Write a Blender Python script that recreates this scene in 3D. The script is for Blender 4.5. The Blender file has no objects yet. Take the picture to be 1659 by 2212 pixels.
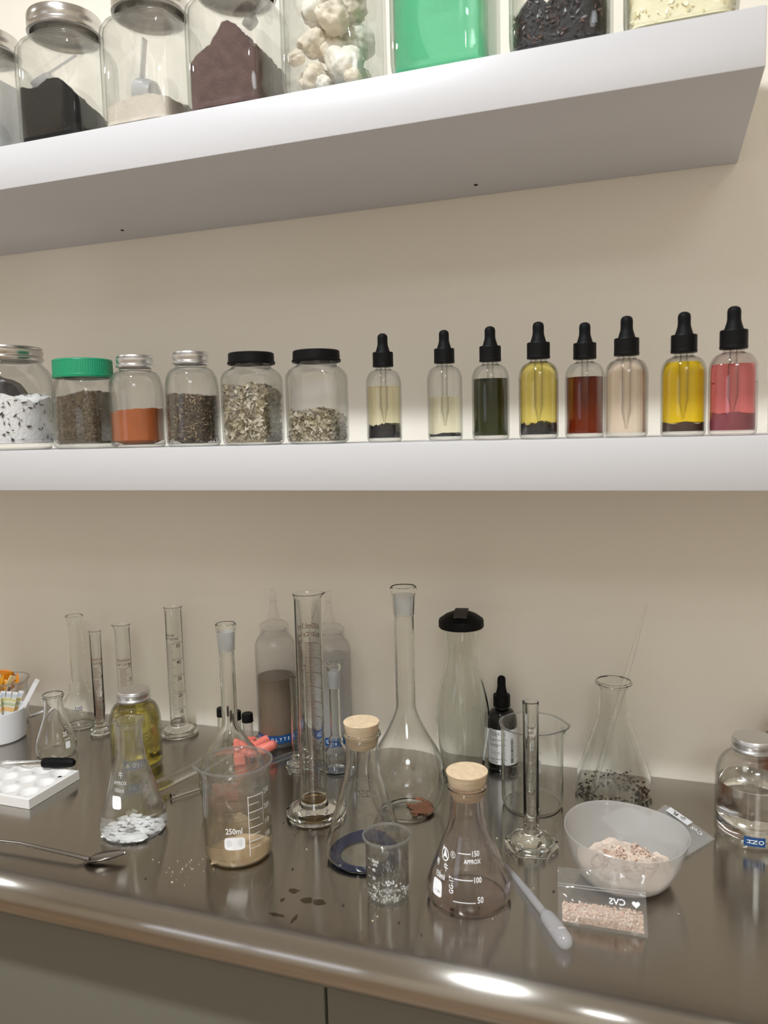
import bpy, math, random
from mathutils import Matrix, Vector, noise
C = bpy.context.scene.collection
sc = bpy.context.scene
PI = math.pi
sin, cos = math.sin, math.cos

# ------------------------------------------------------------------ camera
CAM = Vector((0.0, -1.0267, 0.0))
cam = bpy.data.cameras.new('camera'); camo = bpy.data.objects.new('camera', cam); C.objects.link(camo)
R_, U_, F_ = (0.94339037, 0.33078049, -0.02447205), (-0.00955863, 0.10086341, 0.99485436), (-0.33154674, 0.93830211, -0.09831538)
camo.matrix_world = Matrix(((R_[0], U_[0], -F_[0], CAM.x), (R_[1], U_[1], -F_[1], CAM.y), (R_[2], U_[2], -F_[2], CAM.z), (0, 0, 0, 1)))
cam.sensor_fit = 'HORIZONTAL'; cam.sensor_width = 36.0
cam.lens = 1695.13 / 1659 * 36.0
cam.clip_start = 0.01
cam.dof.use_dof = True; cam.dof.focus_distance = 0.95; cam.dof.aperture_fstop = 10.5
sc.camera = camo

# ------------------------------------------------------------------ world, lamps, exposure
world = bpy.data.worlds.new('world'); sc.world = world; world.use_nodes = True
world.node_tree.nodes['Background'].inputs[0].default_value = (0.9, 0.85, 0.78, 1)
world.node_tree.nodes['Background'].inputs[1].default_value = 0.3
ZC = -0.4457          # countertop
ZM = -0.0084          # top of the middle shelf
ZU = 0.3018           # underside of the upper shelf
ZF, ZT = -1.38, 1.28  # floor, ceiling
def lamp(x, y, w, r=0.06, col=(0.90, 0.955, 1.0)):
    l = bpy.data.lights.new('downlight_or_fill', 'AREA'); l.shape = 'DISK'; l.size = 2*r; l.energy = w; l.color = col
    o = bpy.data.objects.new('downlight_or_fill', l); o.location = (x, y, ZT-0.012); C.objects.link(o)
lamp(-0.45, -1.16, 28.0)
lamp(-0.16, -2.15, 2.0)
lamp(-2.3, -1.20, 6.0)  # side lamp added to light the left end; no such source known
lamp(0.75, -2.82, 15.0, 0.42)  # broad panel added as soft fill for the wall; no such fixture known
vs = sc.view_settings
sc.display_settings.display_device = 'sRGB'
vs.view_transform = 'Standard'; vs.look = 'None'; vs.gamma = 1.0; vs.use_curve_mapping = False
vs.exposure = 0.25
cy = sc.cycles
cy.max_bounces = 24; cy.diffuse_bounces = 5; cy.glossy_bounces = 6; cy.transmission_bounces = 20; cy.transparent_max_bounces = 64
cy.sample_clamp_indirect = 8.0
cy.blur_glossy = 0.3
cy.use_denoising = True; cy.use_adaptive_sampling = True; cy.adaptive_threshold = 0.012

# ------------------------------------------------------------------ materials
def lin(c):
    return tuple(((v/255)/12.92 if v/255 <= 0.04045 else ((v/255+0.055)/1.055)**2.4) for v in c)
class NT:
    def __init__(s, name):
        s.m = bpy.data.materials.new(name); s.m.use_nodes = True; s.t = s.m.node_tree; s.t.nodes.clear()
        s.out = s.n('ShaderNodeOutputMaterial')
    def n(s, kind, **kw):
        nd = s.t.nodes.new(kind)
        for k, v in kw.items():
            if isinstance(k, str) and hasattr(nd, k) and k not in nd.inputs: setattr(nd, k, v)
            else: nd.inputs[k].default_value = v
        return nd
    def l(s, a, b): s.t.links.new(a, b)
def M(name, col, rough=0.5, metal=0.0, bump=0.0, bscale=200.0, var=0.0, vscale=40.0, sub=0.0, alpha=1.0, spec=0.5, stretch=None):
    k = NT(name); p = k.n('ShaderNodeBsdfPrincipled')
    p.inputs['Base Color'].default_value = (*col, 1); p.inputs['Roughness'].default_value = rough; p.inputs['Metallic'].default_value = metal
    p.inputs['Alpha'].default_value = alpha; p.inputs['Specular IOR Level'].default_value = spec
    if sub: p.inputs['Subsurface Weight'].default_value = sub; p.inputs['Subsurface Radius'].default_value = (0.004, 0.003, 0.002)
    tc = k.n('ShaderNodeTexCoord'); vec = tc.outputs['Object']
    if stretch:
        mp = k.n('ShaderNodeMapping'); mp.inputs['Scale'].default_value = stretch; k.l(vec, mp.inputs[0]); vec = mp.outputs[0]
    if bump:
        nz = k.n('ShaderNodeTexNoise'); nz.inputs['Scale'].default_value = bscale; nz.inputs['Detail'].default_value = 4; k.l(vec, nz.inputs['Vector'])
        b = k.n('ShaderNodeBump'); b.inputs['Strength'].default_value = bump; b.inputs['Distance'].default_value = 0.002
        k.l(nz.outputs[0], b.inputs['Height']); k.l(b.outputs[0], p.inputs['Normal'])
    if var:
        nz = k.n('ShaderNodeTexNoise'); nz.inputs['Scale'].default_value = vscale; nz.inputs['Detail'].default_value = 5; k.l(vec, nz.inputs['Vector'])
        rp = k.n('ShaderNodeValToRGB'); e = rp.color_ramp.elements
        e[0].position = 0.3; e[1].position = 0.7
        e[0].color = (*[max(0, c*(1-var)) for c in col], 1); e[1].color = (*[min(1, c*(1+var)) for c in col], 1)
        k.l(nz.outputs[0], rp.inputs[0]); k.l(rp.outputs[0], p.inputs['Base Color'])
    k.l(p.outputs[0], k.out.inputs[0]); return k.m
def thin(name, tint=(0.992, 0.993, 0.990), edge=(0.62, 0.63, 0.60), ep=4.5, haze=0.0, hazecol=(0.8, 0.8, 0.8), f0=0.045, rough=0.0, gl=1.0):
    # thin-walled glass or film: clear straight through, darker where the wall is seen edge-on, mirror-like at grazing angles
    k = NT(name)
    lw = k.n('ShaderNodeLayerWeight'); lw.inputs['Blend'].default_value = 0.5
    pe = k.n('ShaderNodeMath', operation='POWER'); k.l(lw.outputs['Facing'], pe.inputs[0]); pe.inputs[1].default_value = ep
    mc = k.n('ShaderNodeMix', data_type='RGBA'); k.l(pe.outputs[0], mc.inputs[0]); mc.inputs[6].default_value = (*tint, 1); mc.inputs[7].default_value = (*edge, 1)
    tr = k.n('ShaderNodeBsdfTransparent'); k.l(mc.outputs[2], tr.inputs[0])
    sh = tr.outputs[0]
    if haze:
        df = k.n('ShaderNodeBsdfDiffuse'); df.inputs[0].default_value = (*hazecol, 1)
        tl = k.n('ShaderNodeBsdfTranslucent'); tl.inputs[0].default_value = (*hazecol, 1)
        m0 = k.n('ShaderNodeMixShader'); m0.inputs[0].default_value = 0.5; k.l(df.outputs[0], m0.inputs[1]); k.l(tl.outputs[0], m0.inputs[2])
        m1 = k.n('ShaderNodeMixShader'); m1.inputs[0].default_value = haze; k.l(sh, m1.inputs[1]); k.l(m0.outputs[0], m1.inputs[2]); sh = m1.outputs[0]
    p5 = k.n('ShaderNodeMath', operation='POWER'); k.l(lw.outputs['Facing'], p5.inputs[0]); p5.inputs[1].default_value = 4.5
    ma = k.n('ShaderNodeMath', operation='MULTIPLY_ADD'); k.l(p5.outputs[0], ma.inputs[0]); ma.inputs[1].default_value = 0.8*gl; ma.inputs[2].default_value = f0
    gls = k.n('ShaderNodeBsdfGlossy'); gls.inputs['Roughness'].default_value = rough
    mx = k.n('ShaderNodeMixShader'); k.l(ma.outputs[0], mx.inputs[0]); k.l(sh, mx.inputs[1]); k.l(gls.outputs[0], mx.inputs[2])
    k.l(mx.outputs[0], k.out.inputs[0]); return k.m
def glassy(name, col=(1, 1, 1), ior=1.5, rough=0.0):
    k = NT(name); g = k.n('ShaderNodeBsdfGlass'); g.inputs['Color'].default_value = (*col, 1); g.inputs['IOR'].default_value = ior; g.inputs['Roughness'].default_value = rough
    k.l(g.outputs[0], k.out.inputs[0]); return k.m
def mixed(name, k_, tint, edge, ior=1.47, ep=3.5, gcol=(0.985, 0.99, 0.985)):
    # part refracting, part thin clear wall
    m = thin(name, tint=tint, edge=edge, ep=ep, f0=0.02, rough=0.03); t = m.node_tree
    out = next(n for n in t.nodes if n.type == 'OUTPUT_MATERIAL'); src = out.inputs[0].links[0].from_socket
    g = t.nodes.new('ShaderNodeBsdfGlass'); g.inputs['Color'].default_value = (*gcol, 1); g.inputs['IOR'].default_value = ior; g.inputs['Roughness'].default_value = 0.0
    mx = t.nodes.new('ShaderNodeMixShader'); mx.inputs[0].default_value = k_; t.links.new(src, mx.inputs[1]); t.links.new(g.outputs[0], mx.inputs[2]); t.links.new(mx.outputs[0], out.inputs[0]); return m
def flakes(name, cols, rough=0.85):
    k = NT(name); g = k.n('ShaderNodeNewGeometry'); rp = k.n('ShaderNodeValToRGB'); rp.color_ramp.interpolation = 'CONSTANT'
    els = rp.color_ramp.elements
    while len(els) < len(cols): els.new(0.5)
    for i, c in enumerate(cols): els[i].position = i/len(cols); els[i].color = (*lin(c), 1)
    k.l(g.outputs['Random Per Island'], rp.inputs[0])
    p = k.n('ShaderNodeBsdfPrincipled'); p.inputs['Roughness'].default_value = rough; k.l(rp.outputs[0], p.inputs['Base Color']); k.l(p.outputs[0], k.out.inputs[0]); return k.m

def wall_mat():
    k = NT('beige_paint'); p = k.n('ShaderNodeBsdfPrincipled'); p.inputs['Base Color'].default_value = (0.88, 0.82, 0.72, 1); p.inputs['Roughness'].default_value = 0.7
    tc = k.n('ShaderNodeTexCoord'); nz = k.n('ShaderNodeTexNoise'); nz.inputs['Scale'].default_value = 260; nz.inputs['Detail'].default_value = 3
    k.l(tc.outputs['Object'], nz.inputs['Vector']); b = k.n('ShaderNodeBump'); b.inputs['Strength'].default_value = 0.14; b.inputs['Distance'].default_value = 0.002
    k.l(nz.outputs[0], b.inputs['Height']); k.l(b.outputs[0], p.inputs['Normal']); k.l(p.outputs[0], k.out.inputs[0]); return k.m
def steel_mat():
    k = NT('brushed_steel'); p = k.n('ShaderNodeBsdfPrincipled'); p.inputs['Metallic'].default_value = 1.0
    p.inputs['Base Color'].default_value = (0.43, 0.405, 0.37, 1); p.inputs['Roughness'].default_value = 0.27; p.inputs['Anisotropic'].default_value = 0.99
    tg = k.n('ShaderNodeTangent'); tg.direction_type = 'UV_MAP'; k.l(tg.outputs[0], p.inputs['Tangent'])
    tc = k.n('ShaderNodeTexCoord'); mp = k.n('ShaderNodeMapping'); mp.inputs['Scale'].default_value = (5, 700, 700); k.l(tc.outputs['Object'], mp.inputs[0])
    nz = k.n('ShaderNodeTexNoise'); nz.inputs['Scale'].default_value = 1.0; nz.inputs['Detail'].default_value = 3; k.l(mp.outputs[0], nz.inputs['Vector'])
    b = k.n('ShaderNodeBump'); b.inputs['Strength'].default_value = 0.025; b.inputs['Distance'].default_value = 0.0006; k.l(nz.outputs[0], b.inputs['Height']); k.l(b.outputs[0], p.inputs['Normal'])
    n2 = k.n('ShaderNodeTexNoise'); n2.inputs['Scale'].default_value = 14; n2.inputs['Detail'].default_value = 6; k.l(tc.outputs['Object'], n2.inputs['Vector'])
    mr = k.n('ShaderNodeMapRange'); mr.inputs[1].default_value = 0.3; mr.inputs[2].default_value = 0.7; mr.inputs[3].default_value = 0.14; mr.inputs[4].default_value = 0.155
    k.l(n2.outputs[0], mr.inputs[0]); k.l(mr.outputs[0], p.inputs['Roughness'])
    k.l(p.outputs[0], k.out.inputs[0]); return k.m

WALL = wall_mat(); STEEL = steel_mat()
CEIL = M('ceiling_white', (0.88, 0.87, 0.84), 0.8)
FLOORM = M('floor_wood', (0.36, 0.25, 0.16), 0.45, var=0.25, vscale=3)
SHELF = M('white_laminate', (0.57, 0.56, 0.57), 0.38)
CABM = M('grey_green_laminate', (0.15, 0.145, 0.115), 0.5)
DARK = M('dark_gap', (0.02, 0.02, 0.018), 0.8)
GLASS = mixed('lab_glass', 0.30, (0.993, 0.994, 0.992), (0.55, 0.56, 0.53))
CLEAR = glassy('clear_lab_glass', (0.985, 0.99, 0.985), 1.47)
JARG = mixed('jar_glass', 0.16, (0.99, 0.992, 0.988), (0.50, 0.53, 0.49))
GREENG = glassy('carafe_glass', (0.962, 0.972, 0.96), 1.5)
FROST = thin('frosted_glass', haze=0.42, hazecol=(1.0, 1.0, 1.0), rough=0.3)
LDPE = thin('cloudy_plastic', tint=(0.985, 0.985, 0.985), edge=(0.85, 0.85, 0.85), haze=0.07, hazecol=(0.97, 0.96, 0.97), rough=0.3)
PIPM = thin('pipette_plastic', tint=(0.92, 0.92, 0.93), edge=(0.7, 0.7, 0.7), haze=0.42, hazecol=(0.85, 0.85, 0.88), rough=0.18)
BOWLM = thin('bowl_plastic', tint=(0.93, 0.93, 0.92), edge=(0.7, 0.7, 0.7), haze=0.38, hazecol=(1.0, 0.99, 0.98), rough=0.2)
FILM = thin('clear_film', tint=(0.96, 0.96, 0.96), edge=(0.8, 0.8, 0.8), haze=0.07, hazecol=(0.9, 0.9, 0.9), f0=0.06, rough=0.08)
FILM2 = thin('dusty_film', tint=(0.95, 0.95, 0.95), edge=(0.8, 0.8, 0.8), haze=0.30, hazecol=(0.85, 0.84, 0.83), f0=0.05, rough=0.12)
MAUVEG = glassy('mauve_filmed_glass', (0.965, 0.945, 0.945), 1.47)
LID = M('brushed_lid_metal', (0.60, 0.58, 0.56), 0.24, 1.0)
ALU = M('aluminium_cap', (0.74, 0.74, 0.75), 0.33, 1.0)
BLACKP = M('black_plastic', (0.004, 0.004, 0.004), 0.5, spec=0.15)
BLACKR = M('black_rubber', (0.004, 0.004, 0.0045), 0.6, spec=0.15)
GREENP = M('green_plastic', lin((20, 140, 98)), 0.4)
CORK = M('cork_top', (0.72, 0.55, 0.36), 0.85, bump=0.3, bscale=500, var=0.12, vscale=160)
CORKS = M('cork_side', (0.56, 0.44, 0.30), 0.85, bump=0.3, bscale=400, var=0.18, vscale=60, stretch=(1, 1, 6))
WPRINT = M('white_print', (0.88, 0.88, 0.9), 0.6)
DPRINT = M('faded_white_print', (0.52, 0.51, 0.50), 0.6)
BRPRINT = M('brown_print', (0.15, 0.045, 0.018), 0.6)
KPRINT = M('dark_print', (0.05, 0.04, 0.035), 0.6)
PURP = M('purple_ink', (0.07, 0.055, 0.13), 0.6)
GREYINK = M('grey_ink', (0.16, 0.155, 0.15), 0.6)
BLUETAPE = M('blue_label_tape', lin((12, 72, 128)), 0.35)
PAPER = M('white_paper', (0.80, 0.79, 0.80), 0.6)
CERAM = M('white_porcelain', (0.82, 0.80, 0.78), 0.12)
WHITEP = M('white_plastic', (0.82, 0.81, 0.82), 0.35, sub=0.2)
CORAL = M('coral_rubber', lin((240, 128, 112)), 0.5)
BLACKGLASS = M('black_glass', (0.006, 0.006, 0.006), 0.08)

# ------------------------------------------------------------------ mesh building
class MB:
    def __init__(s): s.v = []; s.f = []; s.m = []
    def add(s, vs, fs, mi=0):
        b = len(s.v); s.v += [tuple(v) for v in vs]
        s.f += [tuple(b+i for i in f) for f in fs]; s.m += [mi]*len(fs); return b
    def box(s, x0, x1, y0, y1, z0, z1, mi=0, bev=0.0):
        if not bev:
            vs = [(x, y, z) for z in (z0, z1) for y in (y0, y1) for x in (x0, x1)]
            s.add(vs, [(0, 2, 3, 1), (4, 5, 7, 6), (0, 1, 5, 4), (2, 6, 7, 3), (0, 4, 6, 2), (1, 3, 7, 5)], mi); return
        import bmesh
        bm = bmesh.new(); bmesh.ops.create_cube(bm, size=1)
        for v in bm.verts: v.co = Vector(((x0+x1)/2+v.co.x*(x1-x0), (y0+y1)/2+v.co.y*(y1-y0), (z0+z1)/2+v.co.z*(z1-z0)))
        bmesh.ops.bevel(bm, geom=bm.edges[:]+bm.verts[:], offset=bev, segments=2, affect='EDGES', profile=0.5)
        bm.verts.index_update(); s.add([v.co[:] for v in bm.verts], [[v.index for v in f.verts] for f in bm.faces], mi); bm.free()
    def build(s, name, mats, parent=None, smooth=True, ang=0.6, loc=None, rot=None):
        me = bpy.data.meshes.new(name); me.from_pydata(s.v, [], s.f)
        for m in (mats if isinstance(mats, (list, tuple)) else [mats]): me.materials.append(m)
        if len(me.polygons): me.polygons.foreach_set('material_index', s.m)
        if smooth:
            me.shade_smooth(); me.set_sharp_from_angle(angle=ang)
        me.update()
        o = bpy.data.objects.new(name, me); C.objects.link(o)
        if parent: o.parent = parent
        if loc is not None: o.location = loc
        if rot is not None: o.rotation_euler = rot
        return o
def sq(th, e):
    if e <= 2: return 1.0
    a, b = abs(cos(th)), abs(sin(th)); return (a**e+b**e)**(-1/e)
def lathe(mb, P, n=40, mi=0, e=2, fn=None, rot=0.0, off=(0, 0, 0)):
    # P: (r, z[, e]) points from the bottom centre; r=0 makes a pole
    rows = []; base = len(mb.v)
    for p in P:
        r, z = p[0], p[1]; ee = p[2] if len(p) > 2 else e
        if r <= 1e-6: rows.append([len(mb.v)]); mb.v.append((off[0], off[1], off[2]+z)); continue
        row = []
        for i in range(n):
            th = 2*PI*i/n + rot; k = r*sq(th, ee); x, y, zz = k*cos(th), k*sin(th), z
            if fn: x, y, zz = fn(x, y, zz, th)
            row.append(len(mb.v)); mb.v.append((off[0]+x, off[1]+y, off[2]+zz))
        rows.append(row)
    for a, b in zip(rows, rows[1:]):
        if len(a) == 1 and len(b) == 1: continue
        for i in range(n):
            j = (i+1) % n
            if len(a) == 1: f = (a[0], b[j], b[i])
            elif len(b) == 1: f = (a[i], a[j], b[0])
            else: f = (a[i], a[j], b[j], b[i])
            mb.f.append(f); mb.m.append(mi)
def rat(P, z):
    # outer radius of a profile at height z (last match going up)
    for (a, b) in zip(P, P[1:]):
        if a[1] <= z <= b[1] and b[1] > a[1]:
            t = (z-a[1])/(b[1]-a[1]); return a[0]+t*(b[0]-a[0])
    return P[-1][0]
def smoothp(P, n=6):
    # Catmull-Rom through (r,z) points
    out = []
    for i in range(len(P)-1):
        p0, p1, p2, p3 = P[max(i-1, 0)], P[i], P[i+1], P[min(i+2, len(P)-1)]
        for k in range(n):
            t = k/n
            out.append(tuple(max(0.0 if d == 0 else -1, 0.5*((2*p1[d])+(-p0[d]+p2[d])*t+(2*p0[d]-5*p1[d]+4*p2[d]-p3[d])*t*t+(-p0[d]+3*p1[d]-3*p2[d]+p3[d])*t**3)) for d in (0, 1)))
    out.append(tuple(P[-1][:2])); return out
def shell(P, t=0.0012, bt=0.002):
    # closed wall: outer profile (starting at r=0,z=0) then the inner skin back down
    out = [(0, 0)]+[p for p in P if p[0] > 0]
    inn = [(max(p[0]-t, 0.0004), p[1])+tuple(p[2:]) for p in reversed(out) if p[0] > 0 and p[1] > bt]
    top = out[-1]
    rim = [(top[0]-t*0.5, top[1]+t*0.45)+tuple(top[2:])]
    rb = max(rat(out, bt)-t*1.3, 0.001)
    return out+rim+inn+[(rb*0.96, bt)+tuple(out[-1][2:] if False else ()), (0, bt)]
def spout(th0, amp, z0, z1, w=0.32):
    def fn(x, y, z, th):
        if z <= z0: return x, y, z
        t = min(1, (z-z0)/(z1-z0)); d = (th-th0+PI) % (2*PI)-PI
        g = math.exp(-(d/w)**2)*t*t; r = math.hypot(x, y); k = 1+amp*g/r
        return x*k, y*k, z+amp*0.12*g
    return fn
def tube(mb, pts, r, n=10, mi=0, caps=True):
    pts = [Vector(p) for p in pts]; rr = r if isinstance(r, (list, tuple)) else [r]*len(pts); rows = []
    for i, p in enumerate(pts):
        t = (pts[min(i+1, len(pts)-1)]-pts[max(i-1, 0)]).normalized()
        a = t.cross(Vector((0, 0, 1)) if abs(t.z) < 0.9 else Vector((1, 0, 0))).normalized(); b = a.cross(t)
        rows.append([len(mb.v)+k for k in range(n)])
        for k in range(n):
            q = p+(a*cos(2*PI*k/n)+b*sin(2*PI*k/n))*rr[i]; mb.v.append(q[:])
    for a, b in zip(rows, rows[1:]):
        for k in range(n): mb.f.append((a[k], b[k], b[(k+1) % n], a[(k+1) % n])); mb.m.append(mi)
    if caps: mb.f.append(tuple(rows[0])); mb.f.append(tuple(reversed(rows[-1]))); mb.m += [mi, mi]
_tc = {}
def glyphs(s):
    if s in _tc: return _tc[s]
    cu = bpy.data.curves.new('t', 'FONT'); cu.body = s; cu.size = 1.0; cu.resolution_u = 2; cu.offset = 0.012; cu.align_x = 'CENTER'; cu.align_y = 'CENTER'
    o = bpy.data.objects.new('t', cu); C.objects.link(o); dg = bpy.context.evaluated_depsgraph_get(); ev = o.evaluated_get(dg); me = ev.to_mesh()
    r = ([v.co[:2] for v in me.vertices], [tuple(p.vertices) for p in me.polygons]); ev.to_mesh_clear()
    C.objects.unlink(o); bpy.data.objects.remove(o); bpy.data.curves.remove(cu); _tc[s] = r; return r
class Wrap:
    # flat print laid on a turned surface of profile P (radius by height); th0 is the middle
    def __init__(s, P, th0, eps=0.00025): s.P = P; s.th = th0; s.mb = MB(); s.eps = eps
    def pt(s, x, z):
        r = max(rat(s.P, z), 0.003)+s.eps; t = s.th+x/r; return (r*cos(t), r*sin(t), z)
    def text(s, txt, x, z, size, rot=0.0, mi=0, flip=False, bold=0, xs=0.82):
        v, f = glyphs(txt); c, d = cos(rot), sin(rot); v = [(a*xs, b) for a, b in v]
        s.mb.add([s.pt(x+(-1 if flip else 1)*size*(a*c-b*d), z+size*(a*d+b*c)) for a, b in v], f, mi)
    def rect(s, x0, x1, z0, z1, mi=0, n=None):
        n = n or max(1, int(abs(x1-x0)/0.004)); k = max(1, int(abs(z1-z0)/0.006)); b = len(s.mb.v)
        for j in range(k+1):
            for i in range(n+1): s.mb.v.append(s.pt(x0+(x1-x0)*i/n, z0+(z1-z0)*j/k))
        for j in range(k):
            for i in range(n):
                q = b+j*(n+1)+i; s.mb.f.append((q, q+1, q+n+2, q+n+1)); s.mb.m.append(mi)
    def patch(s, cx, cz, w, h, mi=0):
        # rounded square
        b = len(s.mb.v); n = 24; s.mb.v.append(s.pt(cx, cz))
        for i in range(n):
            t = 2*PI*i/n; k = sq(t, 6); s.mb.v.append(s.pt(cx+w/2*k*cos(t), cz+h/2*k*sin(t)))
        for i in range(n): s.mb.f.append((b, b+1+i, b+1+(i+1) % n)); s.mb.m.append(mi)
    def ring(s, cx, cz, r, wd, mi=0, a0=0, a1=2*PI):
        b = len(s.mb.v); n = 24
        for i in range(n+1):
            t = a0+(a1-a0)*i/n
            s.mb.v += [s.pt(cx+r*cos(t), cz+r*sin(t)), s.pt(cx+(r-wd)*cos(t), cz+(r-wd)*sin(t))]
        for i in range(n): q = b+2*i; s.mb.f.append((q, q+2, q+3, q+1)); s.mb.m.append(mi)
    def tri(s, pts, mi=0): s.mb.add([s.pt(*p) for p in pts], [tuple(range(len(pts)))], mi)
def fill(mb, P, z0, h, n=40, rings=8, e=2, mi=0, gap=0.0006, lev=6, rot=0.0, rough=0.0, fz=300, seed=0):
    # solid contents inside a vessel of inner radius rat(P,z): flat bottom at z0, top h(x,y)
    rnd = lambda x, y: rough*noise.noise(Vector((x*fz, y*fz, seed*7.3)))
    rows = []
    for j in range(lev+1):
        row = []
        for i in range(n):
            th = 2*PI*i/n+rot; rr = (rat(P, z0)-gap)*sq(th, e); ht = h(rr*cos(th), rr*sin(th))+rnd(rr*cos(th), rr*sin(th))
            z = z0+(ht-z0)*j/lev; r = max(rat(P, z)-gap, 0.0005)*sq(th, e); row.append(len(mb.v)); mb.v.append((r*cos(th), r*sin(th), z))
        rows.append(row)
    for k in range(rings-1, 0, -1):
        row = []
        for i in range(n):
            q = mb.v[rows[lev][i]]; x, y = q[0]*k/rings, q[1]*k/rings; row.append(len(mb.v)); mb.v.append((x, y, h(x, y)+rnd(x, y)))
        rows.append(row)
    for a, b in zip(rows, rows[1:]):
        for i in range(n): j = (i+1) % n; mb.f.append((a[i], a[j], b[j], b[i])); mb.m.append(mi)
    c = len(mb.v); mb.v += [(0, 0, h(0, 0)+rnd(0, 0)), (0, 0, z0)]
    for i in range(n):
        j = (i+1) % n; mb.f.append((rows[-1][i], rows[-1][j], c)); mb.f.append((rows[0][j], rows[0][i], c+1)); mb.m += [mi, mi]
def flake_skin(mb, P, z0, h, count, size, e=2, rot=0.0, seed=1, mi=1, tilt=0.5, aspect=0.45, inset=0.0010, top=0.3):
    # loose pieces lying against the glass and on the top of a filling
    rng = random.Random(seed)
    for q in range(count):
        th = rng.uniform(0, 2*PI); L = size*rng.uniform(0.5, 1.2); W = L*aspect*rng.uniform(0.6, 1.4)
        if rng.random() < top:
            rr = (rat(P, z0)-0.003)*sq(th-rot, e)*math.sqrt(rng.random())*0.93; x, y = rr*cos(th), rr*sin(th); c = Vector((x, y, h(x, y)+0.0006)); nrm = Vector((rng.gauss(0, tilt), rng.gauss(0, tilt), 1)).normalized()
        else:
            rr = (rat(P, z0)-0.001)*sq(th-rot, e); hh = h(rr*cos(th), rr*sin(th)); z = rng.uniform(z0+L*0.3, max(hh, z0+L*0.4)); r = max(rat(P, z)-inset-0.0008*rng.random(), 0.002)*sq(th-rot, e)
            c = Vector((r*cos(th), r*sin(th), z))
            d = 0.01; p0 = Vector((cos(th-d), sin(th-d)))*sq(th-d-rot, e); p1 = Vector((cos(th+d), sin(th+d)))*sq(th+d-rot, e); tv = p1-p0
            nrm = Vector((tv.y, -tv.x, 0)).normalized(); nrm = (nrm+Vector((rng.gauss(0, tilt*0.5), rng.gauss(0, tilt*0.5), rng.gauss(0, tilt*0.5)))).normalized()
        a = nrm.orthogonal().normalized(); b = nrm.cross(a); t = rng.uniform(0, 2*PI); u = a*cos(t)+b*sin(t); v = nrm.cross(u)
        up = nrm*L*0.12*rng.uniform(-1, 0.3); dn = -nrm*0.0012
        mb.add([c-u*L/2-v*W*0.4, c-v*W/2+up, c+u*L/2, c+v*W/2+up], [(0, 1, 2, 3)], mi)
def rock(mb, c, r, seed, sub=2, amp=0.45, sc_=(1, 1, 1), mi=0, fr=1.3, fine=0.0):
    import bmesh
    bm = bmesh.new(); bmesh.ops.create_icosphere(bm, subdivisions=sub, radius=1.0)
    vs = []
    for v in bm.verts:
        k = 1+amp*noise.noise(v.co*fr+Vector((seed*3.1, seed*1.7, seed)))+amp*0.4*noise.noise(v.co*fr*3+Vector((seed, 2, seed)))+fine*noise.noise(v.co*fr*9+Vector((seed, 5, seed)))
        q = v.co*k*r; vs.append((c[0]+q.x*sc_[0], c[1]+q.y*sc_[1], c[2]+q.z*sc_[2]))
    bm.verts.index_update(); mb.add(vs, [[v.index for v in f.verts] for f in bm.faces], mi); bm.free()

def tag(o, label=None, cat=None, group=None, kind=None):
    if label: o['label'] = label
    if cat: o['category'] = cat
    if group: o['group'] = group
    if kind: o['kind'] = kind
    return o
def thing(name, label, cat, loc, rz=0.0, group=None):
    o = bpy.data.objects.new(name, None); o.empty_display_size = 0.02; C.objects.link(o)
    o.location = loc; o.rotation_euler = (0, 0, rz); return tag(o, label, cat, group)
def struct(name, mb, mats, **kw): return tag(mb.build(name, mats, **kw), kind='structure')
def facing(x, y): return math.atan2(CAM.y-y, CAM.x-x)   # direction in which the front of a piece of glassware is turned

# ------------------------------------------------------------------ room shell
X0, X1, Y1 = -3.0, 1.9, -3.4
def plate(name, b, m):
    mb = MB(); mb.box(*b); struct(name, mb, m, smooth=False)
plate('wall_back', (X0-.1, X1+.1, 0, 0.1, ZF, ZT), WALL)
plate('wall_left', (X0-.1, X0, Y1, 0, ZF, ZT), WALL)
plate('wall_right', (X1, X1+.1, Y1, 0, ZF, ZT), WALL)
plate('wall_front', (X0-.1, X1+.1, Y1-.1, Y1, ZF, ZT), WALL)
plate('floor', (X0-.1, X1+.1, Y1-.1, 0.1, ZF-.1, ZF), FLOORM)
plate('ceiling', (X0-.1, X1+.1, Y1-.1, 0.1, ZT, ZT+.1), CEIL)

def emit(name, col, st):
    k = NT(name); e = k.n('ShaderNodeEmission'); e.inputs[0].default_value = (*col, 1); e.inputs[1].default_value = st; k.l(e.outputs[0], k.out.inputs[0]); return k.m
mb = MB(); mb.box(-2.30, -1.20, Y1, Y1+0.012, -0.15, 0.40); wo = struct('added_pane_1', mb, emit('added_pane_light', (0.86, 0.89, 1.0), 1.5), smooth=False)  # glowing pane added for reflections in glass and soft fill; no window known
for b in ((-2.36, -2.30, -0.21, 0.46), (-1.20, -1.14, -0.21, 0.46), (-2.30, -1.20, 0.40, 0.46), (-2.30, -1.20, -0.21, -0.15), (-1.77, -1.73, -0.15, 0.40)):
    mb = MB(); mb.box(b[0], b[1], Y1, Y1+0.03, b[2], b[3]); mb.build('added_pane_frame', SHELF, wo, smooth=False)

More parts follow.
